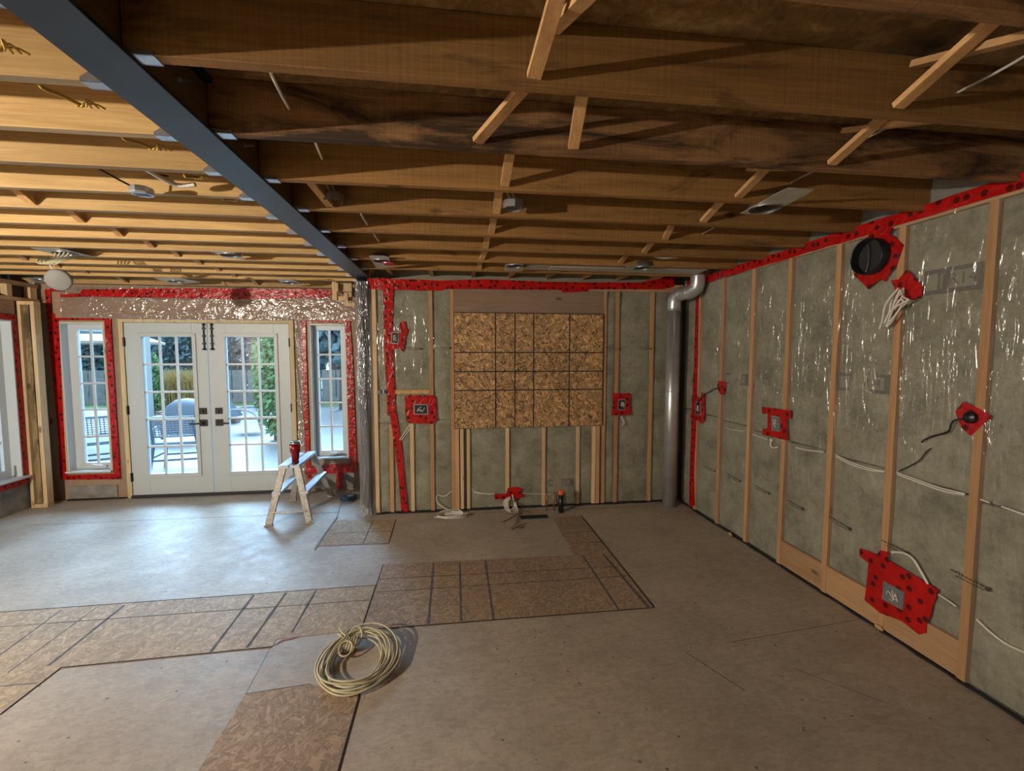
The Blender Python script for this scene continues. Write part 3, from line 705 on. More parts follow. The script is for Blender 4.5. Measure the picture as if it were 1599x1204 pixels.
for i, (a, b2) in enumerate(YY):
    sm = .93 + i * .018; z0 = .205 if 1 <= i <= 3 else .016
    for w, lo, hi in (('lower', z0, sm - .012), ('upper', sm, 2.341)):
        put('insulation_batt', pillow('X', a + .002, b2 - .002, lo, hi, XR), 'mineral_wool', label='%s grey green wool batt behind plastic, %s of the right wall' % (w, bay[i]), cat='insulation', group='batts of the right wall', smooth=True)
    if 1 <= i <= 3:
        put('blocking', bx(XR + .003, XR + .10, a + .001, b2 - .001, .020, .203), 'board_pine', label='low orange backing board in the %s of the right wall' % bay[i], cat='board', group='low backing boards')
# rim space above the plate, between joist ends
for k in range(-1, 7):
    put('rim_insulation', bx(2.515, 2.60, YRK(k) + .006, YRK(k + 1) - .044, ZJ + .002, ZS - .002), 'wool_light', label='pale wool above the right wall plate, behind the %s joist' % ORD[k + 2], cat='insulation', group='rim insulation pieces')
    put('rim_film', bx(2.505, 2.507, YRK(k) + .006, YRK(k + 1) - .044, ZJ + .002, ZS - .002), 'film_header', label='plastic over the rim space behind the %s right-hand joist' % ORD[k + 2], cat='plastic sheet', group='rim plastic pieces')
# film over the whole wall, stapled tight on the studs and slack between them
def film(plane, u0, u1, z0, z1, d, amp, edges, nu=150, nz=70, seed=1):
    rnd = random.Random(seed); ph = [(rnd.uniform(2, 9), rnd.uniform(1, 7), rnd.uniform(0, 6), rnd.uniform(.3, 1)) for _ in range(7)]
    b = MB(); g = []
    for i in range(nu + 1):
        u = u0 + (u1 - u0) * i / nu; col = []
        dist = min([abs(u - e) for e in edges] + [.2]); slack = min(1, max(0, (dist - .02) / .12))
        for j in range(nz + 1):
            z = z0 + (z1 - z0) * j / nz
            w = sum(a * sin(p * u * 1.7 + q * z * 1.3 + r) for p, q, r, a in ph) / 4
            x = d + .001 + amp * slack * (.5 + .5 * w) * .6
            col.append(b.bm.verts.new((x, u, z) if plane == 'X' else (u, x, z)))
        g.append(col)
    for i in range(nu):
        for j in range(nz): b.face([g[i][j], g[i + 1][j], g[i + 1][j + 1], g[i][j + 1]])
    return b
fr = thing('vapour_barrier', 'clear plastic sheet stretched over the studs of the right wall', 'plastic sheet', (XR, 3, .02))
put('plastic_film', film('X', .9, 4.58, .02, 2.36, XR, .003, [sum(s) / 2 for s in studY]), 'film_right', fr, smooth=True)
def print_mark(pa, pb, parent, plane):
    """a line of tiny faint print with a round emblem at its end, as printed on the sheet"""
    pa, pb = Vector(pa), Vector(pb); d = pb - pa; Lg = d.length; d.normalize(); up = Vector((0, 0, 1)); up = (up - d * up.dot(d)).normalized()
    off = Vector((-.0008, 0, 0)) if plane == 'X' else Vector((0, -.0008, 0)); b = MB(); x = 0; rnd = random.Random(int(pa.z * 1000))
    while x < Lg * .8:
        w = rnd.uniform(.008, .02)
        b.prism([pa + off + d * x, pa + off + d * (x + w), pa + off + d * (x + w) + up * .007, pa + off + d * x + up * .007], off * .4); x += w + .005
    x = Lg * .15
    while x < Lg * .78:
        w = rnd.uniform(.006, .016); q = pa + off - up * .017
        b.prism([q + d * x, q + d * (x + w), q + d * (x + w) + up * .005, q + d * x + up * .005], off * .4); x += w + .004
    c = pa + off + d * Lg * .92
    b.prism([c + d * .013 * cos(t) + up * .011 * sin(t) for t in [k * pi / 5 for k in range(10)]], off * .4)
    put('printed_mark', b, 'ink', parent, label='faint line of tiny black print')
for a, b2 in (((1294, 807), (1330, 828)), ((1484, 890), (1548, 923)), ((1376, 844), (1422, 866)), ((1228, 781), (1256, 796)), ((1097, 727), (1118, 736)), ((1135, 740), (1157, 752)), ((1177, 758), (1203, 772))):
    print_mark(R(*a), R(*b2), fr, 'X')
# stamped bands on the wool
def text_mesh(body, size):
    cu = bpy.data.curves.new('t', 'FONT'); cu.body = body; cu.size = size; cu.extrude = .0004; cu.align_x = 'CENTER'; cu.align_y = 'CENTER'
    to = bpy.data.objects.new('t', cu); COL.objects.link(to); dg = bpy.context.evaluated_depsgraph_get(); dg.update()
    me = bpy.data.meshes.new_from_object(to.evaluated_get(dg)); bpy.data.objects.remove(to); return me
def stamp(y_hi, y_lo, z, h, label, letters, plane='X', d=None):
    """dark printed band with pale boxes, on the face of the wool"""
    b = MB(); Lg = abs(y_hi - y_lo); d = (XR + .0125) if d is None else d
    def slab(s0, s1, a, c, mi, t):
        b.mi = mi
        if plane == 'X': b.box(d - t, d, y_hi - Lg * s1, y_hi - Lg * s0, z + a * h, z + c * h)
        else: b.box(y_lo + Lg * s0, y_lo + Lg * s1, d - t, d, z + a * h, z + c * h)
    slab(0, 1, -.5, .5, 0, .0003)
    slab(.04, .24, -.32, .32, 1, .0005); slab(.45, .86, -.32, .34, 1, .0005); slab(.3, .33, -.3, .3, 1, .0005)
    o = put('printed_band', b, ['ink_faint', 'wool_light'], label=label, cat='printed band')
    me = text_mesh(letters, h * .62); bm = bmesh.new(); bm.from_mesh(me)
    c = y_hi - Lg * .655 if plane == 'X' else y_lo + Lg * .655
    M = (Matrix(((0, 0, -1, d - .0009), (-1, 0, 0, c), (0, 1, 0, z), (0, 0, 0, 1))) if plane == 'X' else Matrix(((1, 0, 0, c), (0, 0, -1, d - .0009), (0, 1, 0, z), (0, 0, 0, 1))))
    bmesh.ops.transform(bm, matrix=M, verts=bm.verts); put('band_lettering', bm, 'ink_faint', o)
stamp(R(1306, 598).y, R(1391, 598).y, R(1345, 598).z, .115, 'dark printed band on the wool in the third stud bay of the right wall', 'R14')
stamp(R(1130, 592).y, R(1166, 592).y, R(1148, 592).z, .10, 'dark printed band on the wool beside the small red patch', 'R14')
stamp(R(1440, 437).y, R(1536, 425).y, R(1480, 437).z, .13, 'dark printed band on the wool high beside the cable bundle', 'R14')

# ================================================================== BACK WALL
def bstud(x0, x1, z0, z1, mat, label, proud=0):
    return put('wall_stud', bx(x0, x1, YB - proud, YB + .12, z0, z1), mat, label=label, cat='stud', group='studs of the back wall', bevel=.002)
ZT, ZP = 2.30, .014
bstud(-.800, -.762, ZP, ZT, 'stud_pale', 'pale stud beside the wrapped column')
bstud(-.655, -.617, ZP, .93, 'stud_pine', 'short pink stud half hidden by the leaning red tape')
bstud(-.448, -.410, ZP, .93, 'stud_pale', 'pale short stud below the wide red taped box')
bstud(-.245, -.207, ZP, ZT, 'stud_pine', 'tall stud between the column and strand board')
bstud(-.030, .005, ZP, ZT, 'stud_pine', 'tall orange stud at the left edge of the strand board')
bstud(.006, .050, ZP, .865, 'stud_pine', 'orange stud under the left corner of the strand board')
bstud(.062, .096, ZP, .865, 'stud_pale', 'first pale stud under the strand board')
bstud(.128, .162, ZP, .865, 'stud_pale', 'second pale stud under the strand board')
bstud(.537, .574, ZP, .865, 'stud_pale', 'third pale stud under the strand board')
bstud(.927, .964, ZP, .865, 'stud_pale', 'fourth pale stud under the strand board')
bstud(1.303, 1.340, ZP, .865, 'stud_pale', 'fifth pale stud under the strand board')
bstud(1.480, 1.516, ZP, .865, 'stud_pale', 'sixth pale stud under the strand board')
bstud(1.520, 1.562, ZP, .865, 'stud_pine', 'orange stud under the right corner of the strand board')
bstud(1.586, 1.622, ZP, ZT, 'stud_pine', 'tall orange stud at the right edge of the strand board')
bstud(1.725, 1.763, ZP, ZT, 'stud_pine', 'tall stud through the small red taped box')
bstud(2.115, 2.153, ZP, ZT, 'stud_pine', 'tall stud left of the silver duct pipe')
put('blocking', bx(-.60, -.247, YB, YB + .09, 1.235, 1.275), 'strip_pine', label='short horizontal block above the wide red taped box', cat='block')
put('top_plate', bx(-.80, 2.48, YB + .004, YB + .12, 2.302, 2.385), 'plate_pine', label='top plate of the back wall under red tape', cat='plate')
put('gap_shade', MB().prism([(-.80 + i * .06, YB - .006 + random.uniform(-.01, .006), .0004) for i in range(54)] + [(2.4, YB + .03, .0004), (-.80, YB + .03, .0004)], (0, 0, .012)), 'gap', label='ragged strip of painted shade for the gasket along the foot of the back wall', cat='gap')  # the dark line of the gap under the back wall, laid as a strip
put('header_board', bx(.008, 1.583, YB + .006, YB + .10, 2.066, 2.300), 'header_ply', label='pinkish brown header board above the strand board', cat='board', bevel=.002)
op = thing('osb_panel', 'big strand board panel with a black grid on the back wall', 'panel', (.79, YB - .012, .872))
put('osb_sheet', bx(.004, 1.584, YB - .012, YB - .001, .872, 2.064), 'osb_wall', op)
b = MB()
yq = YB - .0128
plain('grid_black', (.03, .026, .024), .9)
for x in (.43, .633, .83, 1.213): b.box(x - .006, x + .006, yq, YB - .012, .872, 2.064)
for z in (1.264, 1.458, 1.655): b.box(.004, 1.584, yq, YB - .012, z - .006, z + .006)
b.box(.004, 1.584, yq, YB - .012, 2.056, 2.064).box(1.577, 1.584, yq, YB - .012, .872, 2.064).box(.004, .009, yq, YB - .012, .872, 2.064)
put('grid_lines', b, 'grid_black', op, label='black nailing grid')
put('panel_backing', bx(.008, 1.583, YB + .03, YB + .10, .868, 2.064), 'header_ply', label='dark timber packing behind the strand board', cat='board')
def bbatt(x0, x1, z0, z1, label):
    put('insulation_batt', pillow('Y', x0, x1, z0, z1, YB), 'mineral_wool', label=label, cat='insulation', group='batts of the back wall', smooth=True)
bbatt(-.760, -.247, 1.277, 2.30, 'upper wool batt beside the wrapped column'); bbatt(-.760, -.45, .935, 1.233, 'middle wool batt left of the wide red taped box')
bbatt(-.760, -.657, .016, .93, 'narrow lower wool batt beside the wrapped column'); bbatt(-.615, -.45, .016, .93, 'lower wool batt behind the leaning red tape')
bbatt(-.408, -.247, .016, .93, 'narrow wool batt below the wide red taped box'); bbatt(-.43, -.247, .935, 1.233, 'wool batt behind the wide red taped box')
for z0, z1, w in ((.016, .96, 'lower'), (.965, 2.30, 'upper')):
    bbatt(-.205, -.032, z0, z1, '%s narrow wool batt left of the strand board' % w)
    bbatt(1.624, 1.723, z0, z1, '%s narrow wool batt right of the strand board' % w)
    bbatt(1.765, 2.113, z0, z1, '%s wide wool batt right of the small red taped box' % w)
    bbatt(2.155, 2.478, z0, z1, '%s wool batt behind the silver duct pipe' % w)
for a, b2, w in ((.164, .535, 'first'), (.576, .925, 'second'), (.966, 1.301, 'third'), (1.342, 1.478, 'fourth')):
    bbatt(a, b2, .016, .862, '%s wool batt under the strand board' % w)
fb = thing('vapour_barrier', 'clear plastic sheet over the back wall wool and studs', 'plastic sheet', (.8, YB, .02))
put('plastic_film', film('Y', -.80, -.001, .02, 2.36, YB, .003, [-.78, -.226, -.01], 60, 70, 3), 'film_back', fb, smooth=True)
put('plastic_film', film('Y', 1.587, 2.47, .02, 2.36, YB, .003, [1.6, 1.744, 2.134], 60, 70, 4), 'film_back', fb, smooth=True)
put('plastic_film', film('Y', .003, 1.586, .02, .866, YB, .003, [.03, .08, .145, .555, .945, 1.32, 1.5, 1.55], 80, 40, 5), 'film_back', fb, smooth=True)
put('plastic_film', film('Y', .003, 1.586, 2.066, 2.34, YB, .002, [.03, .8, 1.55], 80, 20, 6), 'film_back', fb, smooth=True)
for a, b2 in (((633, 544), (659, 545)), ((688, 543), (705, 543.5)), ((946, 543), (970, 545)), ((996, 543), (1018, 545))): print_mark(B(*a), B(*b2), fb, 'Y')
stamp(B(895, 754).x, B(856, 754).x, B(875, 754).z, .07, 'dark printed band on the wool above the orange capped pipe', 'R14', 'Y', YB + .0125)
# space above the back wall plate, seen between the ceiling blocks
put('rim_insulation', bx(-.79, 2.48, 4.745, 4.754, ZJ + .01, ZS - .002), 'wool_light', label='pale wool above the back wall plate behind the ceiling blocks', cat='insulation')

# ================================================================== GARDEN WALL COVERING
put('header_board', bx(-4.30, -1.14, YD - .010, YD + .010, 2.035, 2.33), 'header_ply', label='brown plywood header over the french doors', cat='board')
fd = thing('vapour_barrier', 'crinkled clear plastic over the header above the french doors', 'plastic sheet', (-2.7, YD, 2.03))
b = MB(); g = []; nu, nz = 200, 34; rnd = random.Random(9); ph = [(rnd.uniform(6, 26), rnd.uniform(-22, 22), rnd.uniform(0, 6), rnd.uniform(.2, 1)) for _ in range(12)]
for i in range(nu + 1):
    x = -4.24 + 3.09 * i / nu; col = []
    for j in range(nz + 1):
        z = 2.035 + .34 * j / nz; w = sum(a * abs(sin(p * x * .5 + q * z * .6 + r)) for p, q, r, a in ph) / 6
        amp = .010 + .014 * max(0, (x + 3.2) / 2)
        col.append(b.bm.verts.new((x, YD - .016 - amp * w, z)))
    g.append(col)
for i in range(nu):
    for j in range(nz): b.face([g[i][j], g[i + 1][j], g[i + 1][j + 1], g[i][j + 1]])
put('plastic_film', b, 'film_header', fd, smooth=True)
b = MB(); g = []
for i in range(25):
    x = -1.83 + .075 * i / 24; col = []
    for j in range(80):
        z = .1 + 1.93 * j / 79; col.append(b.bm.verts.new((x, YD - .012 - .012 * abs(sin(60 * x + 5 * z) * sin(3 * z + 22 * x)), z)))
    g.append(col)
for i in range(24):
    for j in range(79): b.face([g[i][j], g[i + 1][j], g[i + 1][j + 1], g[i][j + 1]])
put('plastic_film', b, 'film_header', fd, smooth=True)
put('foundation_strip', bx(-4.29, -3.80, YD - .004, YD + .008, .02, .16), 'concrete_block', label='grey wool panel low under the left sidelight window', cat='panel')
put('foundation_strip', bx(-1.70, -1.20, YD - .004, YD + .008, .02, .21), 'concrete_block', label='grey wool panel low under the right sidelight window', cat='panel')
put('gap_shade', MB().prism([(-4.3 + i * .05, YD - .02 + random.uniform(-.012, .008), .0004) for i in range(13)] + [(-3.70, YD, .0004), (-4.3, YD, .0004)], (0, 0, .014)), 'gap', label='ragged strip of painted shade for the gasket under the left sidelight window', cat='gap')  # shade of the gap below the sidelight, painted as a black strip

# ---- framing in the left corner
cx0, cx1, cy0, cy1 = -4.478, -4.322, 5.287, 5.365
t = thing('corner_post', 'open stud box framed in pale lumber in the left corner', 'framing', ((cx0 + cx1) / 2, cy0, 0))
put('corner_stud', bx(cx0, cx0 + .030, cy0, cy0 + .11, .04, 2.15), 'stud_pale', t, bevel=.002)
put('corner_stud', bx(cx1 - .038, cx1, cy0, cy1, .04, 2.15), 'stud_pale', t, bevel=.002)
put('back_stud', bx(cx0 + .032, cx0 + .085, cy0 + .03, cy1, .04, 2.15), 'stud_stained', t, label='weathered stud with dark stains')
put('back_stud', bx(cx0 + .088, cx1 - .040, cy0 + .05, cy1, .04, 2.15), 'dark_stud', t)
put('bottom_plate', bx(cx0, cx1, cy0, cy1, .001, .039), 'stud_pale', t); put('top_plate', bx(cx0, cx1, cy0, cy1, 2.151, 2.185), 'stud_pale', t)
t = thing('window_header', 'open wooden header frame over the left window', 'framing', (-4.45, 4.9, 2.187))
put('lower_rail', bx(-4.495, -4.43, 3.9, YD - .03, 2.187, 2.222), 'plate_pine', t); put('upper_rail', bx(-4.495, -4.43, 3.9, YD - .03, 2.345, 2.385), 'plate_pine', t)
put('header_stud', bx(-4.495, -4.435, 5.40, 5.475, 2.223, 2.344), 'stud_pale', t); put('header_stud', bx(-4.495, -4.435, 5.15, 5.20, 2.223, 2.344), 'stud_pale', t)
put('cavity_dark', bx(-4.4995, -4.496, 3.9, 5.46, 2.223, 2.344), 'grille_black', t)  # black sheet paints the dark inside the open header
put('header_board', bx(-4.499, -4.485, 3.9, 5.27, 2.05, 2.186), 'header_ply', label='brown board between the left window and open header', cat='board')
# boxed blocking where the beam meets the garden wall
t = thing('bulkhead_framing', 'stepped pale wooden blocks hung beside the column top', 'framing', (-1.1, 5.2, 2.25))
for uu0, uu1, v0, v1, y, nmz in ((519, 525, 432, 469, 5.0, 'hanger_block'), (525, 549, 442, 455, 5.05, 'face_block'), (525, 543, 463, 469, 5.02, 'step_block'), (537, 543, 457, 468, 4.97, 'step_block'), (538, 544, 468, 478, 5.0, 'step_block'), (541, 554, 473, 478, 4.95, 'step_block'), (543, 549, 455, 470, 5.1, 'hanger_block')):
    a, c = at(uu0, v1, Y=y), at(uu1, v0, Y=y)
    put(nmz, bx(a.x, c.x, y, y + .04, a.z, c.z), 'stud_pale', t, bevel=.002)
put('long_hanger', bx(at(523, 440, Y=5.05).x, at(527, 440, Y=5.05).x + .02, 4.98, 5.44, 2.30, 2.39), 'stud_pale', t)

# ================================================================== RED TAPE
def tape(label, pts, plane, cat='tape', group=None, t=.0022, lift=.0006, name='sheathing_tape', mat='red_tape'):
    n = {'X': Vector((-1, 0, 0)), 'Y': Vector((0, -1, 0)), 'L': Vector((1, 0, 0))}[plane]
    return put(name, MB().prism([Vector(p) + n * lift for p in pts], n * t), mat, label=label, cat=cat, group=group)
def ragged(top, bot, n, j=.004):
    """strip between two end-point pairs with slightly wandering edges"""
    a0, a1 = map(Vector, top); b0, b1 = map(Vector, bot); P = []
    for i in range(n + 1): P.append(a0.lerp(a1, i / n) + Vector((0, 0, random.uniform(-j, j))))
    for i in range(n, -1, -1): P.append(b0.lerp(b1, i / n) + Vector((0, 0, random.uniform(-j, j))))
    return P
tape('long red tape along the top of the right wall', ragged([(XR - .002, .9, 2.428), (XR - .002, 4.56, 2.412)], [(XR - .002, .9, 2.366), (XR - .002, 4.56, 2.335)], 40), 'X')
tape('narrow vertical red tape in the right wall corner', [R(*p) for p in ((1087, 460), (1091.5, 460), (1090, 560), (1088, 650), (1084, 740), (1085, 790), (1076, 791), (1077, 740), (1080, 650), (1084, 560))], 'X')
tape('long red tape along the top of the back wall', [B(*p) for p in ((573, 436), (585, 434), (600, 434), (615, 436), (640, 436), (690, 438), (760, 436), (850, 440), (930, 441), (1000, 441), (1022, 436), (1034, 430), (1052, 429), (1052, 448), (1035, 452), (920, 452), (918, 455), (879, 457), (876, 453), (780, 452), (740, 451), (694, 452), (690, 454), (650, 454), (640, 453), (600, 453), (576, 451))], 'Y')
tape('long vertical red tape leaning across the back wall studs', [B(*p) for p in ((598, 453), (614, 453), (613, 540), (616, 600), (618, 640), (628, 700), (633, 760), (637, 800), (627, 800), (622, 745), (615, 690), (609, 650), (605, 648), (603, 600), (600, 540))], 'Y', lift=.0014)
tape('red tape across the top of the garden wall', [D(*p) for p in ((100, 461), (130, 459), (134, 453), (200, 452), (330, 451), (420, 452), (500, 452), (520, 455), (545, 459), (545, 463), (520, 464), (500, 466), (400, 468), (300, 467), (200, 465), (140, 464), (100, 465))], 'Y', lift=.045, t=.004)
tape('short red tape piece in the left corner near the ceiling', [D(*p) for p in ((80, 450), (104, 451), (104, 456), (80, 455))], 'Y', lift=.012)
tape('tall red tape between the left corner and the left sidelight', [D(*p) for p in ((70, 452), (79, 452), (81, 490), (96, 490), (92, 500), (92, 505), (98, 620), (104, 741), (104, 748), (97, 748), (94, 742), (92, 690), (80, 560))], 'Y', lift=.002)
tape('red tape over the head of the left sidelight', [D(*p) for p in ((82, 491), (172, 493), (172, 500), (92, 500), (83, 500))], 'Y', lift=.005)
tape('red tape down the right side of the left sidelight', [D(*p) for p in ((163, 498), (173, 493), (177, 560), (183, 660), (189, 748), (179, 742), (172, 650), (167, 560))], 'Y', lift=.005)
tape('red tape under the sill of the left sidelight', [D(*p) for p in ((97, 742), (188, 739), (188, 748), (97, 749))], 'Y', lift=.007)
tape('red tape over the head of the right sidelight', [D(*p) for p in ((469, 496), (546, 494), (548, 503), (470, 504))], 'Y', lift=.004)
tape('red tape down the left side of the right sidelight', [D(*p) for p in ((469, 496), (477, 497), (480, 600), (485, 740), (477, 742), (474, 640))], 'Y', lift=.006)
tape('glossy red tape down the right side of the right sidelight', [D(*p) for p in ((538, 500), (546, 495), (551, 560), (556, 690), (558, 737), (546, 735), (543, 640), (541, 560))], 'Y', lift=.006)
tape('red tape under the sill of the right sidelight', [D(*p) for p in ((480, 728), (558, 722), (558, 737), (536, 738), (535, 763), (525, 764), (525, 739), (487, 740), (487, 748), (480, 748))], 'Y', lift=.008)
LW = lambda u, v: at(u, v, X=XL)
tape('red tape down the side of the left wall window', [LW(*p) for p in ((18, 491), (24, 491), (45, 752), (37, 752))], 'L', lift=.004)
tape('red tape over the head of the left wall window', [(XL, 4.2, 2.045), (XL, 5.27, 2.04), (XL, 5.27, 1.985), (XL, 4.2, 1.985)], 'L', lift=.001)
tape('red tape under the sill of the left wall window', [(XL, 4.1, .345), (XL, 5.28, .34), (XL, 5.28, .275), (XL, 4.1, .26)], 'L', lift=.001)

# ---- electrical boxes with their tape patches
def ebox(label, plane, patch, hole, extras=(), inner='dark_box', wires='white_cable'):
    P = R if plane == 'X' else B; n = Vector((-1, 0, 0)) if plane == 'X' else Vector((0, -1, 0))
    h = [P(*p) for p in hole]; c = sum(h, Vector()) / len(h)
    o = thing('electrical_box', label, 'electrical box', c)
    put('tape_patch', MB().prism([P(*p) + n * .0032 for p in patch], n * .0028), 'red_tape', o, label='red tape patch')
    h1 = [c + (p - c) * .86 for p in h]
    put('box_rim', MB().frame([p + n * .006 for p in h], [p + n * .006 for p in h1], n * .006), 'galvanised', o, label='bare metal rim')
    put('box_inside', MB().prism([p + n * .0062 for p in h1], n * .002), inner, o)
    b = MB(); rnd = random.Random(int(c.z * 999)); ex = h[1] - h[0]; ez = h[3] - h[0]
    for k in range(4):
        q = [h[0] + ex * rnd.uniform(.2, .8) + ez * rnd.uniform(.2, .8) + n * (.010 + .012 * rnd.random()) for _ in range(4)]
        b.tube(q, .0022, 5, smooth=2)
    put('wire_ends', b, wires, o)
    return o
ebox('tall black box in a red tape patch, high on the back wall', 'Y', [(609, 515), (619, 518), (624, 516), (625, 502), (633, 502), (634, 513), (637, 514), (637, 519), (634, 522), (633, 535), (630, 550), (624, 543), (616, 545), (609, 546)], [(611, 536), (622, 538), (623, 519), (612, 518)])
ebox('wide black box in a square red tape patch on the back wall', 'Y', [(632, 619), (640, 617), (676, 617), (681, 621), (682, 656), (676, 662), (640, 661), (634, 658), (633, 640)], [(646, 647), (669, 647), (668, 631), (646, 631)])
ebox('small box in a red tape patch right of the strand board', 'Y', [(956, 614), (984, 614), (984, 634), (985, 648), (954, 649), (957, 630)], [(964, 640), (976, 640), (976, 623), (965, 624)])
ebox('small box in the vertical corner tape of the right wall', 'X', [(1081, 620), (1086, 617), (1095, 622), (1096, 613), (1101, 614), (1101, 650), (1101, 656), (1096, 662), (1091, 657), (1078, 652), (1079, 646), (1082, 646)], [(1087, 647), (1095, 649), (1095, 627), (1088, 627)])
ebox('grey box in an H-shaped red tape patch on the right wall', 'X', [(1190, 635), (1236, 641), (1236, 653), (1229, 655), (1231, 688), (1191, 679), (1192, 669), (1199, 670), (1200, 646), (1191, 646)], [(1207, 672), (1220, 674), (1219, 651), (1206, 649)], inner='grey_box')
ebox('large grey box in a big ragged red tape patch low on the right wall', 'X', [(1344, 856), (1371, 866), (1375, 859), (1388, 862), (1387, 874), (1433, 901), (1467, 921), (1462, 936), (1458, 945), (1455, 960), (1448, 975), (1447, 988), (1436, 991), (1410, 970), (1375, 957), (1361, 945), (1351, 937), (1354, 915), (1357, 879), (1343, 868)], [(1380, 935), (1412, 953), (1415, 925), (1382, 907)], inner='grey_box')

# ---- taped penetrations on the right wall
tape('ragged red tape patch beside the small printed band', [R(*p) for p in ((1122, 595), (1128, 595), (1135, 597), (1133, 607), (1132, 616), (1126, 617), (1122, 610), (1120, 605))], 'X', name='tape_patch')
tape('kite-shaped red tape patch with black cable on the nearest stud', [R(*p) for p in ((1505, 627), (1531, 639), (1548, 650), (1545, 654), (1533, 665), (1516, 681), (1502, 668), (1497, 655), (1492, 643))], 'X', name='tape_patch')
put('cable_gland', MB().lathe([(.012, 0), (.03, .004), (.026, .02), (.012, .028)], R(1518, 652) + Vector((-.003, 0, 0)), 14, (-1, 0, 0)), 'black_plastic', label='lumpy black seal in the kite-shaped tape patch', cat='seal')
q = [R(*p) for p in ((1510, 653), (1497, 655), (1490, 662), (1487, 672), (1475, 677), (1456, 681), (1444, 687), (1444, 691))]
put('cable', MB().tube([p + Vector((-.012 - .01 * sin(i), 0, 0)) for i, p in enumerate(q)], .0042, 7, smooth=2), 'black_cable', label='black cable drooping from the kite-shaped tape patch', cat='cable')
q = [R(*p) for p in ((1454, 700), (1445, 707), (1438, 718), (1425, 726), (1404, 736))]
put('cable', MB().tube([p + Vector((-.0015, 0, 0)) for p in q], .003, 6, smooth=1), 'black_cable', label='black cable end running behind plastic below the kite patch', cat='cable')
q = [R(*p) for p in ((1092, 630), (1097, 622), (1104, 615), (1110, 612), (1120, 606), (1126, 606))]
put('cable', MB().tube([p + Vector((-.02, 0, 0)) for p in q], .0045, 7, smooth=2), 'black_cable', label='short black cable from the corner box to a red patch', cat='cable')
tape('diamond red tape patch behind the white cable bundle', [R(*p) for p in ((1391, 438), (1404, 436), (1416, 421), (1424, 428), (1440, 445), (1441, 456), (1437, 466), (1417, 469), (1398, 469), (1397, 448))], 'X', name='tape_patch')
# hanging bundle of white cable
bun = MB(); rnd = random.Random(4)
for k, pts in enumerate((((1417, 450), (1404, 462), (1400, 490), (1394, 512), (1398, 508), (1408, 470), (1417, 452)), ((1418, 452), (1410, 470), (1402, 500), (1395, 512), (1405, 504), (1420, 480), (1436, 468)),
                         ((1420, 455), (1424, 465), (1410, 482), (1400, 505), (1412, 495), (1428, 470), (1420, 466), (1412, 484)), ((1418, 455), (1428, 466), (1440, 468), (1420, 476), (1404, 490), (1398, 505)), ((1416, 450), (1400, 475), (1397, 500), (1392, 514)))):
    bun.tube([R(*p) + Vector((-.02 - .025 * (i > 0) - .008 * k, 0, 0)) for i, p in enumerate(pts)], .0052, 7, smooth=2)
put('cable_bundle', bun, 'white_cable', smooth=True, label='folded bundle of white cable hanging on the right wall', cat='cable')
# black vent with torn tape round it
tape('torn star of red tape around the round black vent', [R(*p) for p in ((1349, 377), (1362, 362), (1369, 347), (1383, 346), (1396, 357), (1390, 366), (1401, 372), (1412, 383), (1406, 400), (1401, 415), (1391, 425), (1383, 440), (1377, 435), (1369, 441), (1357, 452), (1346, 441), (1334, 429), (1336, 410), (1332, 396), (1335, 390), (1340, 392))], 'X', name='tape_patch', t=.004)
vc = R(1366, 401); vc = Vector((XR, vc.y, vc.z))
t = thing('vent_collar', 'round black vent collar high on the right wall', 'vent', vc)
put('collar', MB().lathe([(.098, .045), (.104, .045), (.104, -.0), (.098, .0)][0:0] + [(.105, .006), (.105, .062), (.099, .064), (.097, .058), (.097, .0065)], vc, 44, (-1, 0, 0), False, False), 'black_plastic', t, smooth=True)
put('collar_back', MB().lathe([(.0965, .0066), (.0965, .010)], vc, 40, (-1, 0, 0)), 'dark_box', t)
put('damper_flap', MB().tube([vc + Vector((-.03, .03 - .02 * cos(a), .088 * sin(a))) for a in [RAD(-75 + i * 15) for i in range(11)]], .003, 6), 'steel_bright', t, label='bright curved damper edge')

# ---- white cables behind the plastic of the right wall
def wcable(pts, label, r=.0045, off=-.0025, mat='white_cable', sm=2):
    put('cable', MB().tube([R(*p) + Vector((off, 0, 0)) for p in pts], r, 7, smooth=sm), mat, label=label, cat='cable')
wcable([(1133, 668), (1148, 672), (1162, 673)], 'white cable behind plastic beside the corner box stud', .003)
wcable([(1176, 678), (1190, 683), (1199, 686)], 'white cable running to the H-shaped tape patch', .004)
put('cable', MB().tube([R(*p) + Vector((-.012, 0, 0)) for p in ((1209, 686), (1204, 693), (1208, 700), (1217, 698))], .005, 7, smooth=2), 'white_cable', label='white cable loop under the H-shaped tape patch', cat='cable')
wcable([(1243, 699), (1260, 703), (1287, 706)], 'white cable between the third and fourth studs', .0045)
wcable([(1305, 710), (1330, 723), (1360, 732), (1382, 736)], 'upper white cable between the second and third studs', .0042)
wcable([(1306, 713), (1332, 727), (1361, 735), (1381, 737)], 'lower white cable between the second and third studs', .0042)
wcable([(1401, 738), (1430, 748), (1470, 763), (1508, 771)], 'upper white cable between the nearest and second studs', .0042)
wcable([(1402, 741), (1440, 755), (1475, 768), (1507, 773)], 'lower white cable between the nearest and second studs', .0042)
wcable([(1532, 780), (1546, 785)], 'short white cable piece beside the nearest stud', .004)
wcable([(1565, 791), (1599, 803), (1640, 815)], 'white cable leaving the view at the right edge', .0045)
wcable([(1395, 862), (1412, 862), (1428, 870), (1440, 890), (1452, 912)], 'white cable curving down into the large tape patch', .006, -.012)
wcable([(1466, 928), (1480, 937), (1494, 947)], 'white cable leaving the large tape patch', .004)
wcable([(1526, 967), (1550, 990), (1575, 1008), (1610, 1022)], 'low white cable beyond the nearest stud', .005)
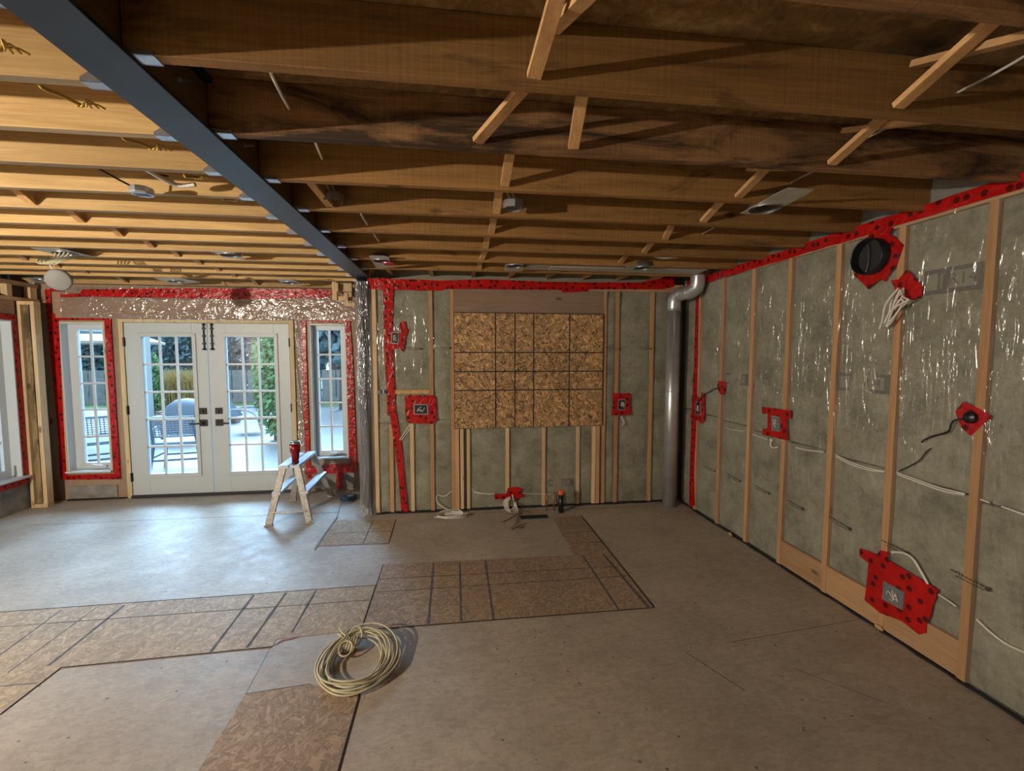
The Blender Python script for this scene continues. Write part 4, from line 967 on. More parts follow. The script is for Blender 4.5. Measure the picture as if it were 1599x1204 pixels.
# foam lumps at the floor joint
for p, lb in (((1383, 985), 'orange foam lump at the floor joint under the large tape patch'), ((1140, 838), 'tiny foam crumb at the floor joint of the right wall')):
    c = FL(*p); b = MB(); b.lathe([(.004, .001), (.018, .004), (.02, .014), (.008, .024)], (min(c.x, XR - .012), c.y, .0125), 9, sx=.5, sy=1.4); put('foam_lump', b, 'foam_bit', label=lb, cat='foam')

# ---- back wall cables and pipes
def bcable(pts, label, r=.0045, off=-.004, mat='white_cable'):
    put('cable', MB().tube([B(*p) + Vector((0, off, 0)) for p in pts], r, 7, smooth=2), mat, label=label, cat='cable')
bcable([(641, 661), (634, 672), (624, 687)], 'white cable slanting from the wide red taped box', .004)
bcable([(644, 662), (636, 676), (626, 688)], 'second white cable slanting from the wide red taped box', .003)
bcable([(970, 650), (973, 657), (975, 661), (971, 663)], 'short white cable curl under the small red taped box', .005, -.012)
bcable([(738, 768), (752, 771), (772, 771)], 'upper white cable running left from the low red tape patch', .0045)
bcable([(737, 764), (746, 769), (765, 772)], 'lower white cable running left from the low red tape patch', .004)
bcable([(808, 770), (830, 771), (860, 772)], 'faint white cable running right from the low red tape patch', .003, -.002)
bcable([(705, 767), (694, 776), (683, 772), (681, 777)], 'white cable coming out of the wall above the loose loops', .004, -.01)
c0 = B(681, 777); f0 = FL(690, 803)
lp = MB(); rnd = random.Random(11)
cx, cy = FL(706, 804).x, FL(706, 806).y
for k in range(5):
    lp.loop([(cx + (.17 - .01 * k) * cos(a) + .02 * sin(2 * a + k), cy - .02 + (.055 + .012 * k) * sin(a) + .01 * cos(3 * a + k), .008 + .008 * k + .006 * sin(2 * a + k)) for a in [i * 2 * pi / 30 for i in range(30)]], .0048, 7)
lp.tube([B(681, 778) + Vector((0, -.01, 0)), (B(684, 787).x, YB - .03, .09), (B(700, 795).x, YB - .06, .03), (cx + .1, cy + .02, .012)], .0048, 7, smooth=2)
put('cable_loops', lp, 'white_cable', smooth=True, label='loose loops of white cable on the floor by the back wall', cat='cable')
tape('ragged red tape patch low on the back wall with white cables', [B(*p) for p in ((772, 771), (790, 771), (793, 762), (806, 760), (815, 763), (813, 769), (818, 771), (817, 776), (811, 777), (808, 782), (800, 778), (792, 780), (772, 779))], 'Y', name='tape_patch', lift=.003)
lp = MB(); c = B(793, 785)
for k in range(4):
    a = c + Vector((.02, -.02 - .02 * k, .07)); lp.tube([a, a + Vector((-.08 + .01 * k, -.03, -.03)), a + Vector((-.05 + .02 * k, -.05, -.14 - .01 * k)), a + Vector((.02 + .02 * k, -.04, -.13)), a + Vector((.05, -.02, -.05))], .0046, 7, smooth=2)
put('cable_bundle', lp, 'white_cable', smooth=True, label='white cable loops hanging from the low red tape patch', cat='cable')
put('rope_wire', MB().tube([B(800, 772) + Vector((0, -.012, 0)), B(802, 783) + Vector((0, -.03, 0)), B(802, 792) + Vector((0, -.03, 0))], .007, 7, smooth=2), 'white_cable', label='twisted white wire end over the low red tape patch', cat='cable')
b = MB()
for pts in (((785, 816), (805, 808), (812, 800), (806, 797)), ((797, 827), (805, 822), (808, 812), (812, 806)), ((800, 827), (815, 822), (822, 818)), ((806, 824), (812, 828), (818, 823)), ((812, 803), (818, 800), (826, 800), (828, 804)), ((790, 803), (805, 806), (815, 803))):
    b.tube([FL(*p) + Vector((0, 0, .006 + .012 * (i % 2))) for i, p in enumerate(pts)], .004, 6, smooth=2)
put('wire_tangle', b, 'copper_dull', label='tangle of thin brown wire ends on the floor', cat='wire')
g = thing('floor_register', 'small black slotted floor register by the back wall', 'vent', FL(834, 808))
c = FL(834, 807.5)
b = MB().box(c.x - .135, c.x + .135, c.y - .045, c.y - .035, .0005, .006).box(c.x - .135, c.x + .135, c.y + .035, c.y + .045, .0005, .006)
for i in range(16): x = c.x - .135 + .27 * i / 15; b.box(x - .003, x + .003, c.y - .035, c.y + .035, .001, .006)
put('grille', b, 'grille_black', g); put('register_pit', bx(c.x - .135, c.x + .135, c.y - .036, c.y + .036, .0003, .001), 'seam_dark', g)
for u, lb in ((853.5, 'left of two thin copper pipes rising from the floor'), (865, 'right of two thin copper pipes rising from the floor')):
    c = FL(u, 797); put('copper_pipe', MB().tube([(c.x, c.y, 0), (c.x, c.y, .20)], .0075, 10), 'copper', label=lb, cat='pipe', smooth=True)
c = FL(876, 800)
t = thing('drain_pipe', 'short black drain pipe with orange cap on the floor', 'pipe', c)
put('pipe', MB().lathe([(.027, 0), (.027, .19)], c, 20), 'black_plastic', t, smooth=True); put('cap', MB().lathe([(.0285, .19), (.0285, .225), (.026, .232)], c, 20), 'orange_cap', t)

# ---- silver duct in the corner
t = thing('duct_pipe', 'silver round duct pipe standing in the back right corner', 'duct', (2.30, 4.475, 0))
def rings(b, c, axis, rs):
    for h in rs: b.ring(Vector(c) + Vector(axis) * h, axis, .068, .0725, .012, 28)
put('riser', MB().lathe([(.068, .002), (.068, 2.10)], (2.30, 4.475, 0), 30), 'duct_metal', t, smooth=True)
b = MB(); rings(b, (2.30, 4.475, 0), (0, 0, 1), (1.24, 2.09)); put('crimp_ring', b, 'duct_metal', t, smooth=True)
el = [(2.30, 4.475, 2.10), (2.30, 4.475, 2.17), (2.303, 4.462, 2.215), (2.315, 4.43, 2.245), (2.332, 4.385, 2.257), (2.362, 4.28, 2.262), (2.375, 4.235, 2.270), (2.388, 4.195, 2.295), (2.392, 4.18, 2.335), (2.392, 4.178, 2.40), (2.392, 4.178, 2.46)]
put('elbow', MB().tube(el, .069, 28, smooth=1), 'duct_metal', t, smooth=True)
b = MB()
for i in (2, 4, 5, 7, 9):
    a, c = Vector(el[i - 1]), Vector(el[i + 1 if i + 1 < len(el) else i]); b.ring(Vector(el[i]), (c - a).normalized(), .068, .0725, .010, 26)
put('elbow_ring', b, 'duct_metal', t, smooth=True)
# flat branch duct between the last joists
t = thing('flat_duct', 'flat grey branch duct between the last joists', 'duct', (1.6, 3.99, 2.40))
put('duct_body', MB().hexa([(.86, 3.90, 2.400), (2.30, 3.86, 2.400), (2.30, 4.10, 2.400), (.86, 4.06, 2.400), (.86, 3.90, 2.46), (2.30, 3.86, 2.46), (2.30, 4.10, 2.46), (.86, 4.06, 2.46)]), 'galvanised_dull', t, bevel=.004)
put('end_boot', bx(.66, .858, 3.88, 4.08, 2.405, 2.47), 'galvanised_dull', t)

# ================================================================== CEILING ELECTRICS
def light_plate(label, corners, hole_c, r, tilt=.0, patch=None, mat='galvanised_dull'):
    """new-work plate: flat sheet with a round collar for a recessed light"""
    P = [at(*p, Z=ZJ - .004) for p in corners]
    c = at(*hole_c, Z=ZJ - .004)
    o = thing('light_plate', label, 'light plate', c, 'recessed light plates')
    bm = MB(); n = 40; U = (P[1] - P[0]); V = (P[3] - P[0])
    # plate as a ring of quads from the hole out to the outline
    inn, out = [], []
    for k in range(n):
        a = 2 * pi * k / n; d = Vector((cos(a), sin(a), 0)); best = 1e9
        for i in range(4):
            A, Bq = P[i] - c, P[(i + 1) % 4] - c; e = Bq - A; den = d.x * e.y - d.y * e.x
            if abs(den) > 1e-9:
                tt = (A.x * e.y - A.y * e.x) / den; s = (A.x * d.y - A.y * d.x) / den
                if tt > 0 and -1e-6 <= s <= 1 + 1e-6: best = min(best, tt)
        inn.append(d * r); out.append(d * max(best, r * 1.02))
    L4 = [[bm.bm.verts.new(c + q + Vector((0, 0, h))) for q in lst] for lst, h in ((inn, 0), (out, 0), (out, .0015), (inn, .0015))]
    for i in range(4):
        A, Bq = L4[i], L4[(i + 1) % 4]
        for k in range(n): bm.face([A[k], A[(k + 1) % n], Bq[(k + 1) % n], Bq[k]])
    put('plate_sheet', bm, mat, o)
    put('collar', MB().lathe([(r, -.006), (r, .045), (r - .004, .045), (r - .004, -.006)], c, 32, (0, 0, 1), False, False), 'galvanised', o, smooth=True, label='shiny round collar')
    return o
light_plate('long steel light plate near the right wall', [(1155, 334), (1200, 335), (1275, 296), (1228, 293)], (1195, 325), .078)
light_plate('steel light plate with red tape above the column', [(575, 399), (606, 400), (614, 418), (588, 419)], (596, 407), .066)
light_plate('steel light plate above the left part of the strand board', [(789, 413), (818, 413), (816, 424), (787, 423)], (804, 415), .075)
light_plate('steel light plate on the flat grey duct', [(978, 415), (1020, 416), (1010, 426), (974, 425)], (1003, 418), .075)
light_plate('steel light plate over the right french door', [(328, 392), (365, 394), (384, 405), (352, 403)], (360, 398), .07)
light_plate('steel light plate over the left french door with hanging cables', [(45, 387), (95, 388), (142, 400), (98, 401)], (102, 395), .075)
light_plate('steel light plate nearest the header over the left french door', [(240, 434), (280, 434), (315, 441), (270, 444)], (275, 439), .07)
light_plate('steel light plate near the column over the right sidelight', [(432, 436), (456, 436), (472, 444), (444, 445)], (452, 441), .07)
light_plate('steel light plate near the left corner', [(40, 434), (62, 434), (84, 441), (60, 443)], (66, 437), .06)
c = at(606, 412, Z=ZJ - .006)
put('tape_patch', bx(c.x - .035, c.x + .05, c.y - .09, c.y + .07, ZJ - .0068, ZJ - .0045), 'tape_plain', label='red tape stuck on the light plate above the column', cat='tape')

def can_box(label, u, v, z, r=.055):
    c = at(u, v, Z=z)
    if u > 700: c.x += .024
    o = thing('junction_box', label, 'junction box', c)
    put('box_shell', MB().lathe([(r, 0), (r, .042), (.01, .042), (.01, .040), (r - .004, .040), (r - .004, 0)], c, 8, cap0=False, cap1=False), 'galvanised', o)
    put('box_inside', MB().lathe([(r - .005, .030), (r - .005, .036)], c, 8), 'dark_box', o)
    b = MB()
    for k in range(3): b.tube([c + Vector((.02 * (k - 1), -.01, .032)), c + Vector((.02 * k - .02, .01, .006)), c + Vector((.012 * k, .012, .028))], .0022, 5, smooth=2)
    put('wire_ends', b, 'cream_cable', o)
    b = MB()
    for dx in (-.014, .012): b.tube([c + Vector((dx, 0, .042)), c + Vector((dx - .015, .01, .075)), c + Vector((dx - .04, .03, ZS - z - .015))], .0052, 7, smooth=2)
    put('feed_cable', b, 'white_cable', o)
    return o
can_box('octagonal metal box with wires beside the steel beam', 521, 316, ZJ + .028)
can_box('octagonal metal box with wires beside the middle bracing row', 795, 326, ZJ + .012)
# metal box hanging on its cable below the golden joists
c = at(222, 304, Y=2.29)
t = thing('junction_box', 'flat metal box hanging by a cable under the golden joists', 'junction box', c)
put('box_shell', MB().lathe([(.044, 0), (.048, .006), (.048, .026), (.038, .032)], c, 8), 'galvanised', t)
put('cover_slots', MB().box(c.x - .03, c.x + .03, c.y - .012, c.y - .004, c.z - .002, c.z + .0).box(c.x - .03, c.x + .03, c.y + .008, c.y + .016, c.z - .002, c.z), 'dark_box', t)
put('feed_cable', MB().tube([c + Vector((-.04, 0, .034)), c + Vector((-.09, -.05, .06)), c + Vector((-.15, -.12, .10)), c + Vector((-.17, -.16, .14))], .0045, 7, smooth=2), 'black_cable', t)
# the round grey device and its bundle of cable
c = at(92, 437, Y=3.72)
t = thing('hanging_light_puck', 'round grey disc hanging from cables near the left corner', 'light', c)
put('disc', MB().lathe([(.070, -.012), (.078, -.008), (.078, .012), (.066, .018)], c, 30, (.28, -.9, -.35)), 'grey_disc', t, smooth=True)
pc = at(102, 395, Z=ZJ - .004)
put('hanger_cable', MB().tube([c + Vector((-.04, .02, .06)), c + Vector((-.07, .02, .11)), c + Vector((-.06, .02, .13))], .005, 7, smooth=2), 'white_cable', t)
b = MB(); k0 = at(78, 412, Y=3.64)
for k in range(4):
    b.tube([pc + Vector((.03 * k - .05, -.02, 0)), pc + Vector((-.06 + .02 * k, -.02, -.05)), k0 + Vector((-.09 + .015 * k, .01 * k, .03)), k0 + Vector((-.07 + .02 * k, .01 * k, -.01)), k0 + Vector((.03 + .02 * k, .0, .03)), pc + Vector((.06 + .02 * k, .0, -.02))], .0055, 7, smooth=3)
put('cable_bundle', b, 'cream_cable', smooth=True, label='folded cream cable bundle hanging through a left light plate', cat='cable')

# ---- cables strung between the joists
def run(pts, label, mat='white_cable', r=.0052): put('cable', MB().tube(pts, r, 7, smooth=2), mat, label=label, cat='cable', smooth=True)
for k, (x1, z1) in zip((0, 1, 3, 4), ((-.563, 2.488), (-.566, 2.49), (-.524, 2.438), (-.519, 2.436))):
    run([(-.50, YRK(k) + .001, ZJ + .03), (-.52, YRK(k) + .16, ZJ + .035), (x1, YRK(k + 1) - .040, z1)], 'white cable beside the beam entering the %s right-hand joist' % ORD[k + 3])
for k, (xa, xb2, zb2) in zip((-1, 0, 1, 2, 3), ((1.40, 1.625, 2.475), (1.463, 1.716, 2.53), (1.506, 1.701, 2.499), (1.56, 1.72, 2.47), (1.56, 1.70, 2.46))):
    run([(xb2 - .03, YRK(k) + .001, 2.49), (xb2 - .01, YRK(k) + .2, zb2 - .006), (xb2, YRK(k + 1) - .040, zb2)], 'thin grey cable near the right bracing row at the %s right-hand joist' % ORD[k + 3], 'galvanised_dull', .0042)
run([(.98, 3.80, ZJ + .03), (1.1, 3.80, ZJ + .004), (1.3, 3.80, ZJ + .02)], 'white cable drooping between far joists over the strand board')
run([(1.60, 3.45, 2.42), (1.68, 3.45, 2.405), (1.80, 3.46, 2.42)], 'short thick white cable under the far right joists', 'white_cable', .012)
run([(.30, 3.42, 2.45), (.62, 3.40, 2.40), (.95, 3.41, 2.45)], 'grey cable sagging under a far right joist', 'galvanised_dull', .004)
def stub(u0, v0, u1, v1, label, mat='yellow_cable', knot=True, r=.0055):
    """stub of cable hanging below a golden joist with its end doubled back"""
    a = at(u0, v0, Z=ZJ + .004); c = at(u1, v1, Z=ZJ + .0)
    c = a + (c - a) * .92; c.z = ZJ + .03
    b = MB().tube([a + Vector((0, .02, ZS - .003 - a.z)), a + Vector((0, .01, .06)), a, a.lerp(c, .5) + Vector((0, 0, .006)), c], r, 7, smooth=2)
    if knot:
        for k in range(3): b.tube([c, c + Vector((.02 * k - .01, -.02, -.012)), c + Vector((.035, .0 - .02 * k, .012)), c + Vector((.06 - .02 * k, .01, .0))], .003, 6, smooth=2)
    put('cable_stub', b, mat, label=label, cat='cable', group='cable stubs below the golden joists', smooth=True)
stub(58, 136, 135, 184, 'brown cable stub with frayed end on the second golden bay')
stub(188, 217, 244, 247, 'brown cable stub with frayed end on the third golden bay')
stub(287, 277, 312, 290, 'cable stub beside the hanging metal box near the beam')
stub(228, 273, 266, 287, 'curved black cable from the hanging metal box', 'black_cable', False, .004)
stub(346, 313, 365, 323, 'cable stub under the fifth golden bay near the beam')
stub(-20, 82, 4, 98, 'brown cable stub with frayed end at the left edge of the ceiling')
stub(470, 398, 478, 404, 'yellow cable loop near the far end of the beam')
run([Vector((at(262, 285, Z=2.41).x, YLK(2) - .0, 2.41)), at(268, 287, Z=2.41), at(285, 291, Z=2.405), at(305, 288, Z=2.415)], 'thick pale cable end beside the hanging metal box', 'white_cable', .010)
run([at(462, 436, Z=2.40), at(490, 436, Z=2.395), at(512, 436, Z=2.40)], 'yellow cable over the right sidelight near the ceiling', 'yellow_cable', .006)

# ================================================================== STEP STOOL, TUMBLER, CHALK REEL, COIL
o = thing('step_stool', 'worn aluminium double sided step stool by the right french door', 'step stool', (-1.6, 4.8, 0))
ZTOP = .545
F = {('n', -1): (-1.765, 4.43), ('n', 1): (-1.40, 4.45), ('f', -1): (-1.80, 5.19), ('f', 1): (-1.42, 5.29)}
T = {('n', -1): (-1.655, 4.53), ('n', 1): (-1.525, 4.54), ('f', -1): (-1.69, 5.09), ('f', 1): (-1.56, 5.14)}
for kk in F:
    f, tp = F[kk], T[kk]
    lg = put('leg', MB().bar((*f, .012), (*tp, ZTOP - .012), .062, .026, (0, 1, 0)), 'aluminium_worn', o, bevel=.003)
    put('foot', MB().box(f[0] - .036, f[0] + .036, f[1] - .018, f[1] + .018, .0005, .014), 'aluminium_worn', lg)
def tread(a, b, w, nm):
    a, b = Vector(a), Vector(b); m = MB().bar(a, b, w, .026); d = (b - a).normalized(); s = d.cross(Vector((0, 0, 1)))
    for i in range(-3, 4): m.bar(a + s * w * i / 7.4 + Vector((0, 0, .014)), b + s * w * i / 7.4 + Vector((0, 0, .014)), w / 18, .004)
    return put(nm, m, 'aluminium_tread', o)
tread((-1.645, 4.51, ZTOP), (-1.68, 5.11, ZTOP), .085, 'top_tread'); tread((-1.545, 4.52, ZTOP), (-1.575, 5.16, ZTOP), .085, 'top_tread')
tread((-1.705, 4.47, .295), (-1.745, 5.14, .295), .075, 'step_tread'); tread((-1.455, 4.48, .295), (-1.48, 5.22, .295), .075, 'step_tread')
put('crossbar', MB().tube([(-1.735, 4.445, .125), (-1.57, 4.44, .118), (-1.425, 4.455, .125)], .010, 8), 'aluminium_worn', o)
put('crossbar', MB().tube([(-1.775, 5.18, .125), (-1.45, 5.27, .125)], .010, 8), 'aluminium_worn', o)
b = MB().bar((-1.673, 4.512, .50), (-1.683, 4.502, .445), .05, .003, (0, 1, 0)); put('sticker', b, 'sticker_red', o, label='scuffed red sticker')
c = Vector((-1.56, 4.60, ZTOP + .0165))
t = thing('tumbler', 'red travel tumbler with steel rim on the step stool', 'tumbler', c)
put('body', MB().lathe([(.0335, .012), (.037, .10), (.0385, .105), (.0475, .112), (.050, .195)], c, 32), 'tumbler_red', t, smooth=True)
put('base', MB().lathe([(.032, 0), (.0335, .012)], c, 32), 'black_plastic', t, smooth=True)
put('rim', MB().lathe([(.050, .195), (.0505, .212), (.047, .213)], c, 32), 'steel_bright', t, smooth=True); put('lid', MB().lathe([(.0465, .213), (.0465, .218), (.03, .222)], c, 32), 'clear_lid', t, smooth=True)
put('logo', MB().box(c.x - .030, c.x - .022, c.y - .044, c.y - .0405, .70 + .02, .70 + .045), 'steel_bright', t)
c = FL(545, 780)
t = thing('chalk_reel', 'small blue chalk line reel lying on the floor by the column', 'tool', c)
put('reel_case', MB().prism([(c.x - .10, c.y - .03, .001), (c.x - .02, c.y - .07, .001), (c.x + .06, c.y - .05, .001), (c.x + .08, c.y + .05, .001), (c.x + .0, c.y + .08, .001), (c.x - .05, c.y + .06, .001)], (0, 0, .045)), 'chalk_blue', t, bevel=.006)
put('reel_window', MB().lathe([(.032, .0), (.032, .003)], (c.x + .02, c.y, .046), 18), 'aluminium_tread', t)
put('chalk_string', MB().tube([(c.x - .06, c.y - .05, .01), (-1.178, 4.55, .0035), (-1.178, 3.86, .0035)], .0016, 6), 'black_cable', t)
# coil of cable
cc = Vector((-.515, 2.335, 0)); b = MB(); rnd = random.Random(3)
t = thing('cable_coil', 'coil of cream house cable lying on the near floor', 'cable coil', cc)
for k in range(11):
    rx, ry = .128 + .0075 * k + rnd.uniform(-.006, .006), .165 + .0068 * k + rnd.uniform(-.006, .006); ox, oy = rnd.uniform(-.012, .012), rnd.uniform(-.02, .006); p1, p2 = rnd.uniform(0, 6), rnd.uniform(0, 6)
    zb = .008 + .0045 * (k * 7 % 11)
    b.loop([cc + Vector((ox + rx * cos(a) * (1 + .03 * sin(2 * a + p1)), oy + ry * sin(a) * (1 + .03 * sin(3 * a + p2)), max(.006, zb + .030 * max(0, sin(a)) + .008 * sin(2 * a + p1)))) for a in [i * 2 * pi / 56 for i in range(56)]], .0044, 8)
put('cable_loops', b, 'cream_cable', t, smooth=True)
b = MB(); kc = cc + Vector((-.075, .125, .03))
for k in range(5):
    b.loop([kc + Vector((.014 * k - .02 + .012 * sin(a), .042 * cos(a), .004 + .032 * sin(a))) for a in [i * 2 * pi / 22 for i in range(22)]], .0050, 7)
b.loop([kc + Vector((.035 + .035 * cos(a), .02 + .035 * sin(a), .035 + .035 * sin(a))) for a in [i * 2 * pi / 24 for i in range(24)]], .0048, 7)
b.loop([kc + Vector((.0 + .035 * cos(a), -.06 + .035 * sin(a), .02 + .02 * sin(a))) for a in [i * 2 * pi / 24 for i in range(24)]], .0048, 7)
b.tube([kc + Vector((-.01, .0, .05)), kc + Vector((-.045, .03, .065)), kc + Vector((-.06, .05, .075))], .0045, 7, smooth=1); b.tube([kc + Vector((-.02, .0, .04)), kc + Vector((-.06, .02, .055))], .0045, 7)
put('wrapped_end', b, 'cream_cable', t, smooth=True, label='cable end wrapped round the coil')

# ================================================================== THE GARDEN
ZG = -.15
put('ground', bx(-60, 40, 16, 90, ZG - .2, ZG - .02), 'lawn', kind=S)
put('patio', bx(-22, 10, 5.68, 16, ZG - .1, ZG), 'patio_paver', kind=S)
def leaf_ball(mb, c, rx, ry, rz, n, s, seed, taper=0):
    rnd = random.Random(seed)
    for _ in range(n):
        while True:
            p = Vector((rnd.uniform(-1, 1), rnd.uniform(-1, 1), rnd.uniform(-1, 1)))
            if p.length < 1: break
        p *= (rnd.random() ** .3) / max(.3, p.length) if p.length > .01 else 1
        if p.length > 1: p.normalize()
        k = 1 - taper * (p.z * .5 + .5)
        q = Vector(c) + Vector((p.x * rx * k, p.y * ry * k, p.z * rz)); a = Vector((rnd.gauss(0, 1), rnd.gauss(0, 1), rnd.gauss(0, 1))).normalized(); d = a.orthogonal().normalized(); e = a.cross(d); z = s * rnd.uniform(.6, 1.3)
        mb.face([mb.bm.verts.new(v) for v in (q - d * z, q + e * z * .55, q + d * z, q - e * z * .55)])
def tree(label, x, y, h, r, mat, trunk=.3, n=1500, s=.16, seed=1, taper=0, name='garden_tree', group='trees beyond the patio'):
    o = thing(name, label, 'tree', (x, y, ZG), group)
    put('trunk', MB().tube([(x, y, ZG - .02), (x + .05, y, ZG + h * .35), (x, y, ZG + h * .8)], lambda q: .02 + r * .09 * (1 - q), 8), 'bark', o)
    b = MB(); leaf_ball(b, (x, y, ZG + h * (trunk + 1) / 2), r, r, h * (1 - trunk) / 2, n, s, seed, taper); put('foliage', b, mat, o)
tl = [('dark blue green tree left of the patio umbrella', -17, 19.5, 9, 3.0, 'leaf_hazy_blue'), ('tall dusky tree behind the patio umbrella', -15.6, 29, 10, 3.0, 'leaf_hazy_blue'), ('bare grey twiggy tree seen through the left french door', -9.4, 20.5, 6.6, 2.0, 'leaf_grey'),
      ('bluish conifer left of centre in the right french door', -8.6, 27, 9.5, 3.0, 'leaf_hazy_blue'), ('dark spruce seen at the top of the right french door', -5.2, 20.2, 7.6, 1.9, 'leaf_hazy_blue'), ('leafy tree seen through the left wall window', -15.5, 11.5, 6.5, 2.2, 'leaf_green'),
      ('tall dark tree seen through the right sidelight', -3.6, 15.2, 6.6, 1.45, 'leaf_hazy_blue'), ('broad green tree seen through the left sidelight', -11.6, 13.4, 5.6, 1.8, 'leaf_green'), ('far grey tree behind the fence', -2.0, 30, 11, 3.2, 'leaf_hazy_blue'), ('widest dark tree standing far back left of centre', -12.6, 38, 11, 3.3, 'leaf_hazy_blue')]
for i, (lb, x, y, h, r, mt) in enumerate(tl): tree(lb, x, y, h, r, mt, .22, 2600 if mt != 'leaf_grey' else 1100, .26 if mt != 'leaf_grey' else .12, i + 20, .35)
for i in range(13):                            # the far belt of shrubs that closes the garden
    x = -20 + i * 1.62
    tree('bluish bush in the far shrub belt, %s from its left end' % (['first'] + ORD[1:])[i], x, 23.4 + .5 * (i % 2), 4.1 + .7 * sin(i * 2.3), .80, 'leaf_hazy_blue' if i % 3 else 'leaf_grey', .02, 1500, .17, 60 + i, .15, 'hedge_shrub', 'far shrub belt')
tree('dense clipped green cedar right of the french doors', -3.72, 9.9, 3.0, .46, 'leaf_bright', .02, 4200, .06, 5, .2, 'cedar_shrub', None)
tree('slim bright green cedar behind the patio chair', -8.0, 13.2, 1.85, .22, 'leaf_bright', .02, 1500, .05, 6, .4, 'cedar_shrub', None)
b = MB(); rnd = random.Random(8)
for _ in range(2400):
    x, y = rnd.uniform(-9.0, -7.4), rnd.uniform(14.2, 15.4); a = rnd.uniform(0, 6.28); h = rnd.uniform(.8, 1.5); d = Vector((cos(a), sin(a), 0)); p = Vector((x, y, ZG - .05)); w = Vector((-d.y, d.x, 0)) * .012
    b.face([b.bm.verts.new(v) for v in (p - w, p + w, p + d * .12 + Vector((0, 0, h * .7)) + w, p + d * .35 + Vector((0, 0, h)), p + d * .12 + Vector((0, 0, h * .7)) - w)])
put('ornamental_grass', b, 'grass_straw', label='straw yellow ornamental grass across the patio', cat='grass', kind='stuff')
b = MB()
for i in range(60): x = -20 + i * .55; b.box(x, x + .5, 18.4, 18.46, ZG - .03, 1.05)
for z in (.2, .85): b.box(-20, 13, 18.46, 18.52, z, z + .09)
put('garden_fence', b, 'fence_grey', label='low pale grey board fence at the end of the garden', cat='fence')
# stone edging of the fire pit
for i in range(9):
    a = i * 2 * pi / 9; c = Vector((-6.6 + .75 * cos(a), 12.6 + .75 * sin(a), ZG)); b = MB()
    b.box(c.x - .17, c.x + .17, c.y - .14, c.y + .14, ZG, ZG + .18).box(c.x - .15, c.x + .16, c.y - .13, c.y + .13, ZG + .185, ZG + .36)
    put('fire_pit_stone', b, 'stone_rust', label='rusty stone block in the round fire pit wall', cat='stone', group='stones of the fire pit', bevel=.02)
# patio umbrella
t = thing('patio_umbrella', 'cream patio umbrella left of the french doors', 'umbrella', (-7.6, 11.0, ZG))
put('canopy', MB().lathe([(1.05, 2.02), (1.06, 2.07), (.7, 2.2), (.3, 2.29), (.03, 2.33)], (-7.6, 11.0, ZG), 8), 'canvas_cream', t); put('pole', MB().tube([(-7.6, 11.0, ZG), (-7.6, 11.0, ZG + 2.38)], .025, 10), 'patio_grey', t)
put('base', MB().lathe([(.25, 0), (.25, .06), (.04, .1)], (-7.6, 11.0, ZG), 20), 'patio_grey', t)
# tall patio chairs
def patio_chair(x, y, rz, label):
    o = thing('patio_chair', label, 'chair', (0, 0, 0), 'patio chairs'); sh = .44; w = .28
    for sx in (-1, 1):
        for sy in (-1, 1):
            put('leg', MB().bar((sx * (w + .05), sy * .27, 0), (sx * w, sy * .22, sh), .034, .034), 'patio_grey', o)
        put('arm', MB().tube([(sx * w, .22, sh), (sx * (w + .03), .2, sh + .22), (sx * (w + .02), -.05, sh + .25), (sx * w, -.27, sh + .22)], .018, 8, smooth=2), 'patio_grey', o)
        put('back_post', MB().bar((sx * w, -.22, sh), (sx * (w - .01), -.33, sh + .42), .032, .032), 'patio_grey', o)
    put('seat', bx(-w, w, -.24, .25, sh - .02, sh + .03), 'patio_mesh', o, bevel=.01)
    bk = MB().bar((-w, -.325, sh + .41), (w, -.325, sh + .41), .03, .04).bar((-w, -.245, sh + .12), (w, -.245, sh + .12), .025, .03)
    for i in range(13):
        xx = -w + 2 * w * i / 12; bk.bar((xx, -.25, sh + .12), (xx, -.322, sh + .40), .012, .006)
    for i in range(9):
        q = i / 8; bk.bar((-w, -.25 - .075 * q, sh + .12 + .28 * q), (w, -.25 - .075 * q, sh + .12 + .28 * q), .006, .012)
    put('backrest', bk, 'patio_mesh', o)
    fr2 = MB()
    for a, c in (((-w - .03, -.25, .2), (w + .03, -.25, .2)), ((-w - .03, .25, .2), (w + .03, .25, .2)), ((-w - .03, -.25, .24), (-w - .03, .25, .24)), ((w + .03, -.25, .24), (w + .03, .25, .24))): fr2.bar(a, c, .026, .026)
    put('foot_rail', fr2, 'patio_grey', o)
    o.location = (x, y, ZG); o.rotation_euler = (0, 0, rz); return o
patio_chair(-4.22, 7.5, RAD(10), 'mesh back patio chair seen through the left french door')
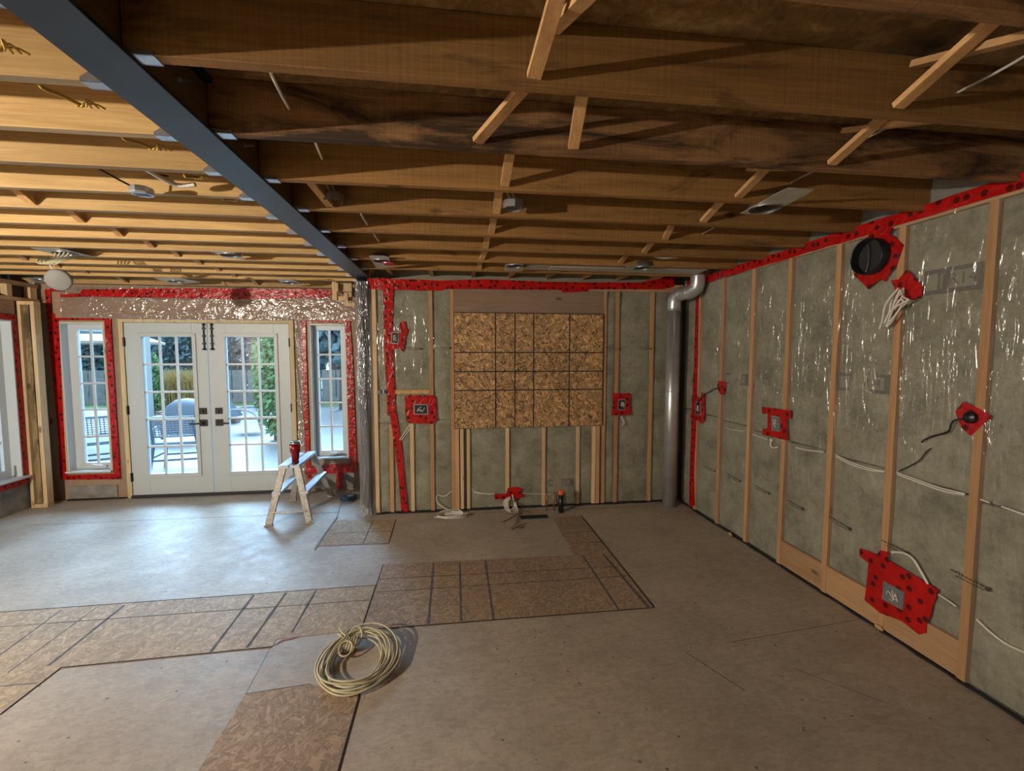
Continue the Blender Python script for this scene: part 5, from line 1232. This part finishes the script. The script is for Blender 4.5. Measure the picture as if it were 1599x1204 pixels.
patio_chair(-5.5, 7.6, RAD(30), 'dark patio chair seen through the left sidelight window')
# covered grill behind the chair
t = thing('grill', 'rounded blue grey covered grill behind the patio chair', 'grill', (-5.6, 10.2, ZG))
put('hood', MB().lathe([(.42, 0), (.42, .05), (.36, .22), (.2, .34), (.02, .37)], (-5.6, 10.2, ZG + .50), 20, sx=1.0, sy=.8), 'patio_mesh', t, smooth=True)
put('cart', bx(-6.0, -5.2, 9.95, 10.45, ZG + .04, ZG + .49), 'patio_grey', t, bevel=.02)
put('side_shelf', bx(-6.3, -6.01, 9.98, 10.42, ZG + .43, ZG + .49), 'patio_mesh', t); put('side_shelf', bx(-5.19, -4.9, 9.98, 10.42, ZG + .43, ZG + .49), 'patio_mesh', t)
# lounge chair by the fire pit
t = thing('lounge_chair', 'dark slung lounge chair with curved pale arms by the fire pit', 'chair', (-4.75, 10.9, ZG))
lx, ly = -4.95, 11.0
put('sling', MB().hexa([(lx - .55, ly - .26, ZG + .95), (lx - .05, ly - .26, ZG + .32), (lx - .05, ly + .26, ZG + .32), (lx - .55, ly + .26, ZG + .95), (lx - .5, ly - .26, ZG + .97), (lx + .0, ly - .26, ZG + .35), (lx + .0, ly + .26, ZG + .35), (lx - .5, ly + .26, ZG + .97)]), 'patio_grey', t)
put('seat', bx(lx - .05, lx + .5, ly - .26, ly + .26, ZG + .32, ZG + .36), 'patio_grey', t)
for sy in (-.3, .3):
    put('frame', MB().tube([(lx - .6, ly + sy, ZG + .02), (lx - .3, ly + sy, ZG + .45), (lx + .05, ly + sy, ZG + .58), (lx + .5, ly + sy, ZG + .5), (lx + .62, ly + sy, ZG + .02)], .022, 8, smooth=2), 'house_white', t)
# grey post of the porch and its soffit
put('porch_post', bx(-6.56, -6.40, 10.3, 10.46, ZG, 2.1), 'house_white', label='pale square post left of the slim cedar', cat='post')
put('porch_roof', bx(-9.0, -6.05, 8.0, 9.5, 2.03, 2.16), 'house_white', label='grey porch soffit at the top of the left sidelight', cat='roof')
